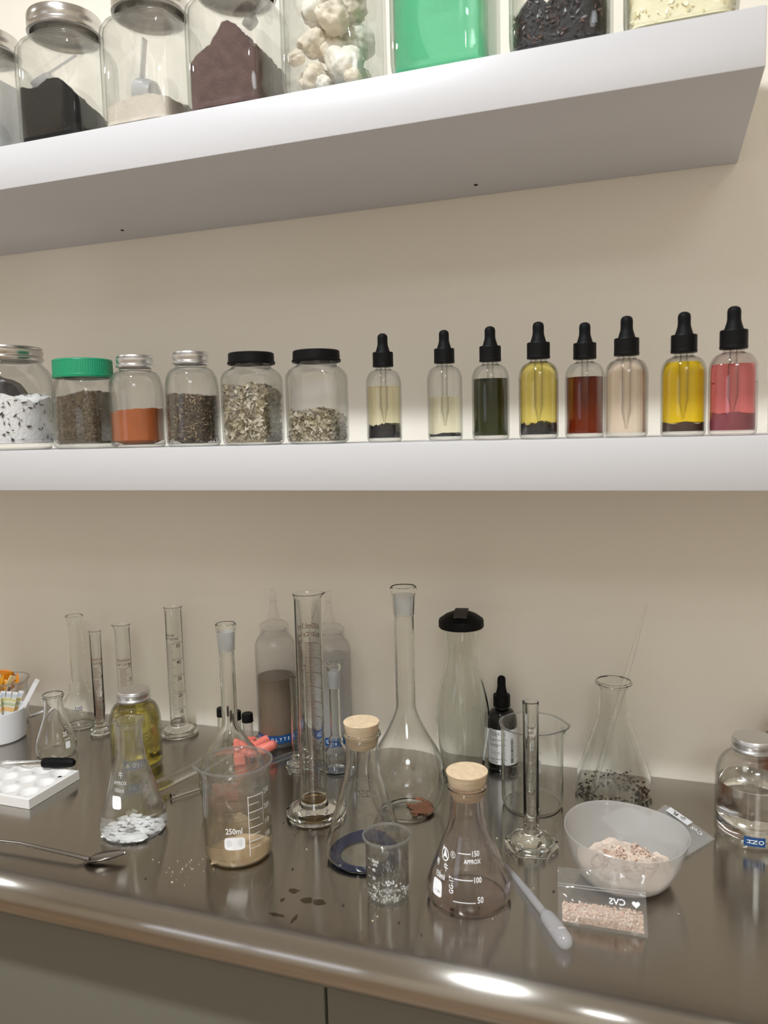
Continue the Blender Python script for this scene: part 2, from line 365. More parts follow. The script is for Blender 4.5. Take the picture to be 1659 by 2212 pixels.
# ------------------------------------------------------------------ shelves
SD = 0.26
t = thing('floating_shelf', 'upper thick white wall shelf carrying the large square storage jars', 'shelf', (-0.7, 0, ZU))
mb = MB(); mb.box(-0.9, 0.7809, -SD, -0.0005, 0, 0.0496, bev=0.0012); mb.build('board', SHELF, t)
for x, y in ((-0.7335, -0.051), (-0.2165, -0.0466)):
    mb = MB(); lathe(mb, [(0, -0.0012), (0.0022, -0.0010), (0.0028, 0.0004)], 12); mb.build('screw', DARK, t, loc=(x+0.7, y, 0))
t = thing('floating_shelf', 'lower thick white wall shelf with dropper bottles and spice jars along its front', 'shelf', (-0.7, 0, ZM-0.05))
mb = MB(); mb.box(-0.9, 1.3, -SD, -0.0005, 0, 0.0496, bev=0.0012); mb.build('board', SHELF, t)

# ------------------------------------------------------------------ counter and cabinet
mb = MB(); prof = [(-0.0005, 0.0)]+[(-0.05*i, 0.0) for i in range(1, 9)]
for i in range(15):
    a = PI/2+PI*1.05*i/14; prof.append((-0.42+0.0225*cos(a), -0.0225+0.0225*sin(a)))
prof += [(-0.405, -0.044), (-0.405, -0.03), (-0.0005, -0.03)]
XA, XB, NX = -1.7, 0.9, 14
for i in range(NX+1):
    for (y, z) in prof: mb.v.append((XA+(XB-XA)*i/NX, y, z))
L = len(prof)
for i in range(NX):
    for j in range(L-1): mb.f.append((i*L+j, i*L+j+1, (i+1)*L+j+1, (i+1)*L+j)); mb.m.append(0)
mb.f += [tuple(range(L))[::-1], tuple(NX*L+j for j in range(L))]; mb.m += [0, 0]
counter = mb.build('steel_countertop', STEEL, loc=(0, 0, ZC-0.0004), ang=0.9)
tag(counter, 'brushed stainless steel countertop with a rounded front edge under the lab glassware', 'countertop')
uv = counter.data.uv_layers.new(name='UVMap')
for lp in counter.data.loops:
    v = counter.data.vertices[lp.vertex_index].co; uv.data[lp.index].uv = (v.y+(0.0225*math.atan2(-v.y-0.42, v.z+0.0225) if v.y < -0.42 else 0), v.x)
STAIN = thin('dried_stain', tint=(0.66, 0.63, 0.58), edge=(0.66, 0.63, 0.58), f0=0.0, gl=0.0)
def stain(x, y, w, d, seed):
    mb = MB(); n = 22; mb.v.append((x, y, 0.00015))
    for i in range(n):
        a = 2*PI*i/n; k = 1+0.5*noise.noise(Vector((cos(a)*1.5+seed, sin(a)*1.5, seed))); mb.v.append((x+w/2*k*cos(a), y+d/2*k*sin(a), 0.00015))
    for i in range(n): mb.f.append((0, 1+i, 1+(i+1) % n)); mb.m.append(0)
    mb.build('stain', STAIN, counter)
for a in ((-0.318, -0.378, 0.012, 0.009, 1), (-0.306, -0.377, 0.013, 0.010, 2), (-0.337, -0.367, 0.012, 0.008, 3), (-0.341, -0.384, 0.005, 0.006, 4), (-0.317, -0.408, 0.004, 0.012, 5), (-0.335, -0.407, 0.016, 0.005, 9)): stain(*a)
t = thing('base_cabinet', 'plain grey-green base cabinet below the steel countertop', 'cabinet', (-0.4, -0.2, ZF))
HB = ZC-0.031-ZF
mb = MB(); mb.box(-1.25, 1.25, -0.185, 0.195, 0.08, HB); mb.build('body', CABM, t, smooth=False)
mb = MB(); mb.box(-1.25, 1.25, -0.14, 0.19, 0, 0.08); mb.build('plinth', DARK, t, smooth=False)
for a, b in ((-0.80, 0.1085), (0.1115, 1.02)):
    mb = MB(); mb.box(a, b, -0.203, -0.186, 0.09, HB-0.014, bev=0.001); mb.build('door', CABM, t)

# ------------------------------------------------------------------ large square jars on the upper shelf
TOP = ZU+0.05
def jar_big(x, y, s, h, rz=0.0, lr=None):
    """profile of outer body: square body rising to a round neck"""
    a = s
    return [(0, 0), (a*0.84, 0.0, 6), (a*0.93, 0.003, 7), (a*0.985, 0.009, 8), (a, 0.016, 8), (a, h-0.046, 8), (a*0.985, h-0.038, 7), (a*0.93, h-0.030, 5), (a*0.86, h-0.025, 3), (a*0.82, h-0.022, 2), (a*0.82, h-0.004, 2)]
def lathe_sq(mb, P, n=56, **k): lathe(mb, [(p+(2,))[:3] for p in P], n, **k)
def square_jar(label, x, y, a, h, rz=0.0, lid=True):
    t = thing('storage_jar', label, 'jar', (x, y, TOP), rz, 'square storage jars on the upper shelf')
    P = jar_big(x, y, a, h); tk = 0.003
    out = [(p+(2,))[:3] for p in P]; out[0] = (0, 0, 2)
    inn = [(max(p[0]-tk, 0.001), max(p[1], 0.006), p[2]) for p in reversed(out[3:])]
    mb = MB(); lathe(mb, out+[(out[-1][0]-tk/2, out[-1][1]+0.001, 2)]+inn+[(a*0.8, 0.0055, 6), (0, 0.005)], 64); mb.build('glass_body', JARG, t)
    lr = a*0.955
    mb = MB(); z = h-0.017
    lathe(mb, [(lr-0.003, z), (lr, z+0.0005), (lr+0.0006, z+0.002), (lr, z+0.004), (lr-0.0012, z+0.0065), (lr-0.0012, z+0.0075), (lr, z+0.0095), (lr, z+0.018), (lr-0.001, z+0.0205), (lr-0.004, z+0.0215), (lr-0.006, z+0.0205), (0, z+0.0205)], 64)
    mb.build('lid', LID, t)
    IP = [(a-tk, 0.006), (a-tk, h-0.046), (a*0.85, h-0.03), (a*0.8, h-0.02)]
    return t, IP
def contents(t, IP, h, mats, n=56, e=8, z0=0.0062, name='powder', rings=12, rough=0.0, fz=150, fl=None, lev=8, seed=0, gap=0.0006):
    mb = MB(); fill(mb, IP, z0, h, n, rings, e, gap=0.0024 if fl else gap, rough=rough, fz=fz, lev=lev, seed=seed)
    if fl: flake_skin(mb, IP, z0, h, e=e, **fl)
    o = mb.build(name, mats, t, ang=0.9); o['kind'] = 'stuff'; return o
YJ = -0.205
WPOW = M('white_powder', (0.78, 0.77, 0.77), 0.9, bump=0.4, bscale=250)
BPOW = M('charcoal_powder', (0.006, 0.0062, 0.0065), 0.8, spec=0.2, bump=0.3, bscale=250)
CLAY = M('pale_clay_powder', (0.60, 0.53, 0.45), 0.9, bump=0.4, bscale=250, var=0.08)
BROWN = M('purple_brown_powder', lin((96, 74, 70)), 0.95, bump=0.5, bscale=300, var=0.22, vscale=90)
SCOOP = thin('scoop_plastic', tint=(0.9, 0.9, 0.9), edge=(0.7, 0.7, 0.7), haze=0.55, hazecol=(0.80, 0.80, 0.82), rough=0.25)
HJ = 0.152
jd = [('storage_jar of white powder at the very edge', 0)]
t, IP = square_jar('square glass jar of white powder, cut off by the picture edge beside the charcoal jar', -0.812, YJ, 0.046, HJ)
contents(t, IP, lambda x, y: 0.092+0.02*x, [WPOW])
t, IP = square_jar('square glass jar holding black charcoal powder and a clear scoop', -0.684, YJ, 0.0455, HJ)
contents(t, IP, lambda x, y: 0.058-0.014*max(0, x/0.04)**1.5+0.006*sin(x*90)-0.02*(y/0.08), [BPOW], rough=0.004)
t, IP = square_jar('square glass jar with a low layer of pale clay powder and an upright white scoop', -0.562, YJ, 0.0455, HJ)
contents(t, IP, lambda x, y: 0.033+0.004*sin(x*60+1)-0.05*(x*x)+0.1*y, [CLAY], rough=0.004)
t, IP = square_jar('square glass jar with a tall mound of purple-brown powder', -0.449, YJ, 0.046, HJ)
contents(t, IP, lambda x, y: 0.053+0.035*math.exp(-((x-0.008)/0.026)**2)+0.003*sin(x*150)-0.02*max(0,x-0.02)*10*max(0,y+0.03), [BROWN], rough=0.005, fz=200, rings=16, n=72)
def scoop(label, loc, R, L, bowl_r, up):
    # small measuring scoop: cup with a flat handle along +x
    t = thing('measuring_scoop', label, 'scoop', loc)
    t.rotation_euler = R
    mb = MB(); lathe(mb, shell([(0, 0), (bowl_r*0.8, 0.0005), (bowl_r*0.93, up*0.4), (bowl_r, up)], 0.001, 0.0012), 28); mb.build('bowl', SCOOP, t)
    mb = MB(); mb.box(bowl_r*0.9, bowl_r+L, -0.0042, 0.0042, up-0.0022, up, bev=0.0008); mb.build('handle', SCOOP, t)
scoop('clear plastic scoop lying on the black charcoal powder', (-0.702, YJ-0.012, TOP+0.070), (0.45, -0.42, 0.15), 0.038, 0.014, 0.018)
scoop('white plastic scoop standing handle up in the pale clay powder', (-0.557, YJ-0.006, TOP+0.048), (0.0, -1.42, 0.0), 0.044, 0.0165, 0.021)
scoop('pale scoop leaning behind the purple-brown mound', (-0.435, YJ+0.012, TOP+0.108), (0.2, -0.7, 0.2), 0.028, 0.009, 0.010)
# resin lumps
t, IP = square_jar('tall square glass jar packed with pale cream resin lumps', -0.333, YJ, 0.047, HJ+0.01)
RES = M('cream_resin', lin((226, 214, 194)), 0.55, bump=0.5, bscale=180, var=0.22, vscale=45, sub=0.25)
RESW = M('white_resin', lin((235, 230, 218)), 0.6, bump=0.5, bscale=220, var=0.10, vscale=60, sub=0.25)
rng = random.Random(5)
LUMPS = [(-0.018, -0.018, 0.022, .018), (0.018, -0.017, 0.031, .022), (-0.020, 0.018, 0.026, .020), (0.018, 0.020, 0.024, .019), (-0.006, -0.024, 0.014, .009), (0.0, 0.0, 0.052, .018), (-0.020, -0.012, 0.060, .017), (0.022, 0.014, 0.066, .018), (-0.014, 0.020, 0.070, .018), (0.008, -0.022, 0.078, .019), (-0.018, -0.006, 0.095, .018), (0.018, 0.004, 0.098, .019), (-0.002, 0.022, 0.108, .018), (-0.008, -0.016, 0.118, .017), (0.030, -0.028, 0.012, .009), (-0.032, -0.030, 0.040, .009)]
for i, (a, b, c, r) in enumerate(LUMPS):
    mb = MB(); rock(mb, (0, 0, 0), r*0.95, i+2, sub=4, amp=0.38, fr=1.0, fine=0.09, sc_=(1.05, 0.9, 0.85)); o = mb.build('resin_lump', RESW if i % 3 == 1 else RES, ang=1.3, loc=(-0.333+a, YJ+b, TOP+0.004+c), rot=(rng.random()*0.5, rng.random()*0.5, rng.random()*6))
    lv = 'at the very bottom' if c < 0.02 else 'low down' if c < 0.045 else 'at middle height' if c < 0.085 else 'high up' if c < 0.11 else 'at the very top'
    sd = 'left' if a < -0.006 else 'right' if a > 0.006 else 'centre'; fb_ = 'front' if b < 0 else 'back'
    nm_ = 'small' if r < 0.012 else 'large' if r > 0.025 else 'mid-sized'; hue = 'white' if i % 3 == 1 else 'cream'
    tag(o, f'{nm_} rough {hue} resin lump {lv} in the square jar, {fb_} {sd}', 'resin', 'resin lumps in the square jar')
# green soap
t, IP = square_jar('square glass jar half full of bright mint green liquid', -0.210, YJ, 0.049, HJ+0.01)
GREENL = glassy('green_liquid', (0.13, 0.72, 0.36), 1.34)
mb = MB(); fill(mb, IP, 0.0063, lambda x, y: 0.098, 56, 4, 8, gap=0.0008); mb.build('liquid', thin('green_soap', tint=(0.55, 0.95, 0.76), edge=(0.25, 0.70, 0.48), ep=3, haze=0.36, hazecol=(0.24, 0.80, 0.52)), t)
SMEAR = thin('soap_smear', tint=(0.7, 0.95, 0.82), edge=(0.7, 0.95, 0.82), haze=0.45, hazecol=(0.45, 0.75, 0.6))
mb = MB(); pts = [(-0.028, 0.09), (-0.031, 0.07), (-0.032, 0.05), (-0.029, 0.03), (-0.026, 0.012)]
for i, (a, b) in enumerate(pts): mb.v += [(a, -0.0432, b), (a+0.020-0.0015*i*(4-i), -0.0432, b)]
for i in range(len(pts)-1): mb.f.append((2*i, 2*i+1, 2*i+3, 2*i+2)); mb.m.append(0)
mb.build('smear', SMEAR, t)
# dark botanicals
t, IP = square_jar('square glass jar with a shallow layer of shiny black dried leaves', -0.094, YJ, 0.0465, HJ)
DKL = M('black_botanical', (0.010, 0.007, 0.0075), 0.5, spec=0.3, bump=0.6, bscale=160)
contents(t, IP, lambda x, y: 0.050+0.16*x+0.004*sin(x*200), [DKL, flakes('black_flakes', [(30, 22, 24), (40, 28, 30), (22, 16, 18), (72, 52, 50), (110, 80, 70)], 0.35)], rough=0.006, fl=dict(count=900, size=0.006, aspect=0.3, seed=8), name='dried_leaves')
t, IP = square_jar('square glass jar of pale yellow wax flakes near the shelf end', 0.013, YJ, 0.049, HJ)
WAX = M('wax', lin((238, 230, 196)), 0.5, bump=0.4, bscale=150)
contents(t, IP, lambda x, y: 0.10+0.01*sin(x*80), [WAX, flakes('wax_flakes', [(245, 238, 205), (235, 224, 180), (250, 246, 224), (225, 212, 160)], 0.4)], rough=0.006, fl=dict(count=900, size=0.007, aspect=0.5, seed=9), name='wax_flakes')

# ------------------------------------------------------------------ jars on the middle shelf
def ribbed_cap(mb, r, z, h, n=48):
    lathe(mb, [(r*0.85, z), (r, z), (r+0.0008, z+h*0.08), (r+0.0008, z+h*0.2), (r-0.0008, z+h*0.3), (r-0.0008, z+h*0.38), (r+0.0003, z+h*0.5), (r+0.0003, z+h*0.72), (r-0.0012, z+h*0.80), (r, z+h*0.9), (r-0.0006, z+h), (r-0.003, z+h+0.0004), (0, z+h+0.0004)], n)
# salt jar
t = thing('storage_jar', 'large round glass jar of white bath salt with dark lavender bits and steel lid', 'jar', (-0.820, -0.195, ZM))
P = [(0, 0), (0.047, 0), (0.050, 0.003), (0.050, 0.008), (0.056, 0.014), (0.058, 0.022), (0.058, 0.085), (0.056, 0.096), (0.050, 0.106), (0.044, 0.112), (0.0425, 0.116), (0.0425, 0.130)]
mb = MB(); lathe(mb, shell(P, 0.003, 0.008), 56); mb.build('glass_body', JARG, t)
mb = MB(); ribbed_cap(mb, 0.0455, 0.117, 0.017, 56); mb.build('lid', LID, t)
IP = [(0.053, 0.009), (0.0545, 0.022), (0.0545, 0.085), (0.05, 0.1)]
SALT = M('white_salt', (0.80, 0.78, 0.78), 0.8, bump=0.8, bscale=260)
LAV = flakes('lavender_bits', [(60, 50, 58), (82, 70, 76), (40, 34, 38), (98, 88, 90)], 0.8)
contents(t, IP, lambda x, y: 0.066+0.004*sin(x*70)+0.003*sin(y*90), [SALT, LAV], e=2, z0=0.009, rough=0.006, fl=dict(count=260, size=0.007, aspect=0.35, seed=3, top=0.2, inset=0.0004, tilt=0.3), name='bath_salt')
mb = MB(); rock(mb, (0, 0, 0), 0.024, 4, 3, 0.25, (1.3, 0.8, 0.75)); fl = mb.build('lavender_clump', M('lavender_dark', (0.06, 0.05, 0.055), 0.9, bump=1.0, bscale=200, var=0.4, vscale=120), t, loc=(-0.014, 0.012, 0.078), rot=(0, 0.45, 0)); fl['kind'] = 'stuff'
# green-lidded jar
t = thing('spice_jar', 'glass jar with a bright green screw lid, filled with dried brown herb', 'jar', (-0.697, -0.195, ZM), 0.1)
P = [(0, 0, 2), (0.030, 0, 4), (0.0335, 0.003, 4), (0.0345, 0.008, 4.2), (0.034, 0.030, 4.2), (0.033, 0.060, 4.2), (0.0325, 0.070, 4), (0.033, 0.079, 3), (0.0335, 0.085, 2.2), (0.033, 0.089, 2), (0.033, 0.105, 2)]
mb = MB(); lathe(mb, P+[(0.032, 0.106, 2), (0.0305, 0.105, 2), (0.0305, 0.089, 2), (0.031, 0.082, 2.4), (0.0305, 0.07, 4), (0.031, 0.06, 4.2), (0.032, 0.03, 4.2), (0.0322, 0.009, 4.2), (0.028, 0.005, 4), (0, 0.005, 2)], 56); mb.build('glass_body', JARG, t)
mb = MB()
def rib(x, y, z, th):
    k = 1+0.008*(1 if int(th/(2*PI)*160) % 2 else 0); return x*k, y*k, z
lathe(mb, [(0.033, 0.089), (0.0366, 0.089), (0.0371, 0.0905), (0.0371, 0.0925), (0.0364, 0.0935)], 64)
lathe(mb, [(0.0364, 0.0935), (0.0360, 0.1100)], 320, fn=rib)
lathe(mb, [(0.0364, 0.1100), (0.0360, 0.1115), (0.0345, 0.1122), (0, 0.1122)], 64); mb.build('lid', GREENP, t)
HERB = [(96, 82, 62), (122, 106, 84), (74, 62, 46), (140, 122, 98), (88, 80, 58), (60, 50, 38)]
IPg = [(0.030, 0.006), (0.0313, 0.01), (0.0305, 0.06), (0.029, 0.08)]
contents(t, IPg, lambda x, y: 0.068+0.003*sin(x*80), [M('brown_herb', lin((92, 78, 60)), 0.9, bump=0.8, bscale=200, var=0.3, vscale=150), flakes('brown_herb_flakes', HERB)], e=4.2, rough=0.003, fl=dict(count=2600, size=0.0042, aspect=0.28, seed=12, tilt=0.45, top=0.15), name='dried_herb')
# dome-shouldered bottles with aluminium caps
def dome_profile(r, h, nr):
    return smoothp([(r*0.90, 0.0), (r*0.985, 0.004), (r, 0.010)], 4)+[(r, h*0.56)]+[(nr+(r-nr)*cos(a)**0.8, h*0.56+(h*0.83-h*0.56)*sin(a)) for a in [PI/2*i/9 for i in range(1, 9)]]+[(nr, h*0.835), (nr, h*0.95)]
def dome_bottle(name, label, x, y, z, r, h, nr, cr, group=None, cat='bottle', glass=None, ch=0.0145):
    t = thing(name, label, cat, (x, y, z), 0, group)
    P = [(0, 0)]+dome_profile(r, h, nr); mb = MB(); lathe(mb, shell(P, 0.0016, 0.003), 48); mb.build('glass_body', glass or JARG, t)
    mb = MB(); ribbed_cap(mb, cr, h-ch, ch); mb.build('cap', ALU, t)
    return t, [(p[0]-0.0017, p[1]) for p in P if p[1] >= 0.0035]
t, IP = dome_bottle('spice_jar', 'dome-shouldered glass jar half full of orange turmeric powder', -0.614, -0.20, ZM, 0.0332, 0.112, 0.0195, 0.0218, cat='jar')
contents(t, IP, lambda x, y: 0.045-0.05*x+0.003*sin(x*70), [M('orange_powder', lin((160, 84, 36)), 0.9, bump=0.2, bscale=200, var=0.08, vscale=60)], e=2, z0=0.0036, n=48, rough=0.002)
t, IP = dome_bottle('spice_jar', 'dome-shouldered glass jar filled with dark brown dried sprigs', -0.534, -0.20, ZM, 0.0322, 0.112, 0.0190, 0.0208, cat='jar')
contents(t, IP, lambda x, y: 0.0605-0.22*x+0.002*sin(x*70), [M('dark_herb', lin((78, 66, 54)), 0.9, bump=0.8, bscale=200, var=0.3, vscale=150), flakes('dark_herb_flakes', [(80, 66, 52), (104, 88, 70), (58, 48, 38), (128, 108, 84), (70, 60, 50), (168, 146, 112)])], e=2, z0=0.0036, n=48, rough=0.004, fl=dict(count=2200, size=0.0060, aspect=0.20, seed=22, tilt=0.5, top=0.2), name='dried_sprigs')
# square black-lidded jars
def black_jar(label, x, a, h, hf, seed, cols, rz=0.0):
    t = thing('spice_jar', label, 'jar', (x, -0.20, ZM), rz, 'square jars with black lids')
    P = [(a*0.86, 0, 6), (a*0.97, 0.003, 7), (a, 0.008, 7), (a, h*0.70, 7), (a*0.985, h*0.745, 6), (a*0.93, h*0.79, 4.5), (a*0.85, h*0.82, 3), (a*0.79, h*0.835, 2.2), (a*0.77, h*0.85, 2), (a*0.77, h*0.96, 2)]
    mb = MB(); lathe(mb, [(0, 0, 2)]+P+[(a*0.74, h*0.965, 2)]+[(p[0]-0.0015, p[1], p[2]) for p in reversed(P[2:])]+[(a*0.85, 0.0028, 6), (0, 0.0028, 2)], 56); mb.build('body', JARG, t)
    mb = MB(); r = a*0.915; z = h*0.875
    lathe(mb, [(r*0.9, z), (r, z), (r+0.0005, z+0.001), (r+0.0005, z+0.0028), (r-0.0005, z+0.0035), (r-0.0008, h-0.001), (r-0.002, h), (r-0.004, h-0.0004), (0, h-0.0004)], 56); mb.build('lid', BLACKP, t)
    IP = [(a-0.0018, 0.003), (a-0.0018, h*0.70), (a*0.9, h*0.8)]
    contents(t, IP, hf, [M('pale_herb', lin((140, 126, 102)), 0.9, bump=0.8, bscale=150, var=0.3, vscale=100), flakes('pale_herb_flakes', cols)], e=7, z0=0.003, rough=0.005, fl=dict(count=1500, size=0.0075, aspect=0.6, seed=seed, tilt=0.7, top=0.2), name='dried_leaf_pieces')
PALE = [(176, 164, 138), (150, 136, 108), (120, 106, 80), (196, 186, 164), (96, 84, 62), (160, 148, 124), (206, 198, 180)]
black_jar('square jar with a black lid, nearly full of pale chopped herb', -0.452, 0.0298, 0.1065, lambda x, y: 0.068-0.25*max(0, x-0.005)+0.002*sin(x*150), 31, PALE, 0.06)
black_jar('square jar with a black lid, a third full of pale chopped herb', -0.369, 0.0298, 0.1045, lambda x, y: 0.036-0.35*max(0, x-0.008)+0.002*sin(x*150), 32, PALE, 0.05)

# ------------------------------------------------------------------ dropper bottles on the middle shelf
BR = 0.0205
BP = smoothp([(BR*0.88, 0.0), (BR*0.97, 0.0025), (BR, 0.007)], 4)+[(BR, 0.066)]+[(0.0096+(BR-0.0096)*cos(a)**0.85, 0.066+0.0165*sin(a)) for a in [PI/2*i/8 for i in range(1, 8)]]+[(0.0092, 0.0835), (0.0088, 0.086), (0.0088, 0.098)]
def dropper_head(t, zc, s=1.0, tube_len=0.07, bulbh=0.0215, gm=None):
    mb = MB(); r = 0.0118*s; zt = zc+0.0165*s
    lathe(mb, [(r*0.8, zc), (r, zc), (r*1.02, zc+0.002), (r, zc+0.003)], 40); 
    def kn(x, y, z, th): k = 1+0.014*(1 if int(th/(2*PI)*60+0.25) % 2 else 0); return x*k, y*k, z
    lathe(mb, [(r*0.985, zc+0.003), (r*0.985, zt-0.001)], 120, fn=kn)
    lathe(mb, [(r, zt-0.001), (r*0.97, zt), (0.006*s, zt), (0, zt)], 40); mb.build('cap', BLACKP, t)
    mb = MB(); b = 0.0058*s; H = bulbh
    lathe(mb, smoothp([(0.0088*s, zt), (0.0082*s, zt+0.001), (0.0070*s, zt+H*0.22), (b*1.03, zt+H*0.40), (b, zt+H*0.6), (b, zt+H*0.78), (b*0.85, zt+H*0.91), (b*0.45, zt+H*0.985), (0, zt+H)], 4), 28); mb.build('rubber_bulb', BLACKR, t)
    if tube_len:
        mb = MB(); q = 0.0033*s; z0 = zc+0.006-tube_len
        lathe(mb, [(0.0009, z0), (0.0011, z0+0.004), (q*0.75, z0+0.013), (q, z0+0.017), (q, zc+0.004)], 20); mb.build('glass_tube', gm or DTUBE, t)
TUBEG = CLEAR; DTUBE = thin('dropper_tube_glass', tint=(0.93, 0.93, 0.92), edge=(0.08, 0.075, 0.06), ep=1.6)
def liquid_mat(name, col, ior=1.36): return glassy(name, col, ior)
def dropper_bottle(label, x, y, H, col, level, sed=None, sedcol=None, sedrough=0.0, tl=0.07, r=BR, tint=None, mat=None):
    t = thing('dropper_bottle', label, 'bottle', (x, y, ZM), 0, 'clear dropper bottles on the shelf')
    s = r/BR; zc = H-0.0165-0.0215; dz = zc-0.0865
    P = [(p[0]*s, p[1] if p[1] < 0.01 else p[1]+dz) for p in BP]
    mb = MB(); lathe(mb, shell([(0, 0)]+P, 0.0015, 0.0035), 44); mb.build('glass_body', tint or JARG, t)
    dropper_head(t, zc, s, tl)
    IP = [(p[0]-0.0016, p[1]) for p in P if p[1] >= 0.003]
    z0 = 0.0045
    if sed:
        mb = MB(); fill(mb, IP, z0, lambda a, b: sed+0.0012*sin(a*300+1)+sedrough*0.6*sin(a*900), 40, 8, 2, gap=0.0002, rough=sedrough, fz=350)
        o = mb.build('sediment', M('sediment', sedcol, 0.7, bump=0.8 if sedrough else 0.0, bscale=220), t, ang=0.9); o['kind'] = 'stuff'
    mb = MB(); zb = (sed-0.002) if sed else z0
    IPl = [(max(p[0]-0.0001, 0.0005), p[1]) for p in IP]
    fill(mb, IPl, z0 if not sed else max(z0, sed*0.96), lambda a, b: level, 44, 3, 2, gap=0.0003, lev=14); mb.build('liquid', mat or liquid_mat('liquid', col), t)
    return t
dropper_bottle('dropper bottle of pale straw oil over black leaf bits, first of the row', -0.303, -0.160, 0.124, (0.965, 0.935, 0.80), 0.063, 0.018, (0.012, 0.009, 0.009), 0.003, tl=0.070)
dropper_bottle('dropper bottle half full of very pale yellow liquid with a thin black layer', -0.238, -0.130, 0.127, (0.965, 0.95, 0.85), 0.050, 0.0075, (0.02, 0.022, 0.02), tl=0.078)
dropper_bottle('dropper bottle of dark forest green liquid', -0.177, -0.164, 0.123, (0.19, 0.21, 0.12), 0.066, tl=0.06)
dropper_bottle('dropper bottle of golden yellow oil up to the neck over black leaves', -0.121, -0.189, 0.121, (0.95, 0.87, 0.44), 0.079, 0.015, (0.012, 0.010, 0.008), 0.003, tl=0.072)
dropper_bottle('dropper bottle of dark red-brown tincture touching the pinkish clear one', -0.076, -0.166, 0.120, (0.42, 0.14, 0.05), 0.063, tl=0.06)
dropper_bottle('dropper bottle of nearly clear pinkish-beige liquid', -0.032, -0.216, 0.117, (0.94, 0.87, 0.81), 0.073, tl=0.077)
dropper_bottle('dropper bottle of deep yellow oil with a dark brown bottom layer', 0.020, -0.224, 0.116, (0.95, 0.80, 0.14), 0.069, 0.0125, (0.055, 0.022, 0.012), tl=0.068)
dropper_bottle('dropper bottle of pink-red liquid with a mauve sediment', 0.062, -0.236, 0.116, (0.95, 0.50, 0.52), 0.064, 0.020, lin((140, 62, 76)), tl=0.066, r=0.0209, tint=thin('pink_smeared_glass', tint=(0.955, 0.93, 0.93), edge=(0.5, 0.4, 0.4)))
t = thing('plastic_vial', 'frosted white plastic vial past the pink dropper bottle', 'vial', (0.1185, -0.17, ZM))
mb = MB(); lathe(mb, shell([(0, 0), (0.018, 0), (0.0195, 0.002), (0.0195, 0.048), (0.018, 0.052)], 0.001, 0.002), 36); mb.build('body', LDPE, t)
mb = MB(); lathe(mb, [(0.0185, 0.052), (0.0205, 0.052), (0.0205, 0.066), (0.0195, 0.0675), (0, 0.0675)], 36); mb.build('cap', WHITEP, t)

# ------------------------------------------------------------------ lab glassware builders
def erlenmeyer(name, label, x, y, R, H, nr, rr, nz, glass=GLASS, group=None, t_=0.0012):
    t = thing(name, label, 'flask', (x, y, ZC), 0, group)
    cone = smoothp([(R*0.90, 0.0005), (R*0.985, 0.005), (R, 0.011), (R*0.965, 0.020)], 5)
    P = [(0, 0), (R*0.6, 0)]+cone+[(R*0.965+(nr-R*0.965)*k, 0.020+(nz-0.020)*k) for k in (0.25, 0.5, 0.75, 0.9)]
    P += [(nr+0.0006, nz+0.004), (nr, nz+0.010), (nr, H-0.010), (nr+0.0004, H-0.007), (rr-0.0012, H-0.0045), (rr, H-0.0025), (rr-0.0004, H-0.0006)]
    mb = MB(); lathe(mb, shell(P, t_, 0.0018), 64); mb.build('glass_body', glass, t)
    return t, P, [(max(p[0]-t_-0.0002, 0.001), p[1]) for p in P if p[1] >= 0.0018]
def vol_flask(label, x, y, R, H, nr, nz, br, plug=True, sp=0.0):
    t = thing('volumetric_flask', label, 'flask', (x, y, ZC), 0)
    P = [(0, 0.0015), (br*0.7, 0.0008), (br, 0)]+smoothp([(br*1.02, 0.0006), (R*0.9, nz*0.13), (R, nz*0.33), (R*0.90, nz*0.56), (R*0.55, nz*0.80), (nr*1.35, nz*0.955), (nr*1.02, nz*1.06), (nr, nz*1.15)], 6)
    top = [(nr, H-0.040), (nr*0.98, H-0.034), (nr*1.06, H-0.032), (nr*1.18, H-0.010), (nr*1.3, H-0.007), (nr*1.36, H-0.002), (nr*1.30, H)]
    if not plug: top = [(nr, H-0.016), (nr*1.06, H-0.010), (nr*1.3, H-0.001), (nr*1.28, H)]
    P += top; mb = MB(); lathe(mb, shell(P, 0.0018, 0.0028), 64); mb.build('glass_body', CLEAR, t)
    if plug:
        mb = MB(); lathe(mb, [(nr*0.86, H-0.033), (nr*1.03, H-0.009), (nr*0.99, H-0.009), (nr*0.82, H-0.033)], 32); mb.build('ground_joint', FROST, t)
    return t, P
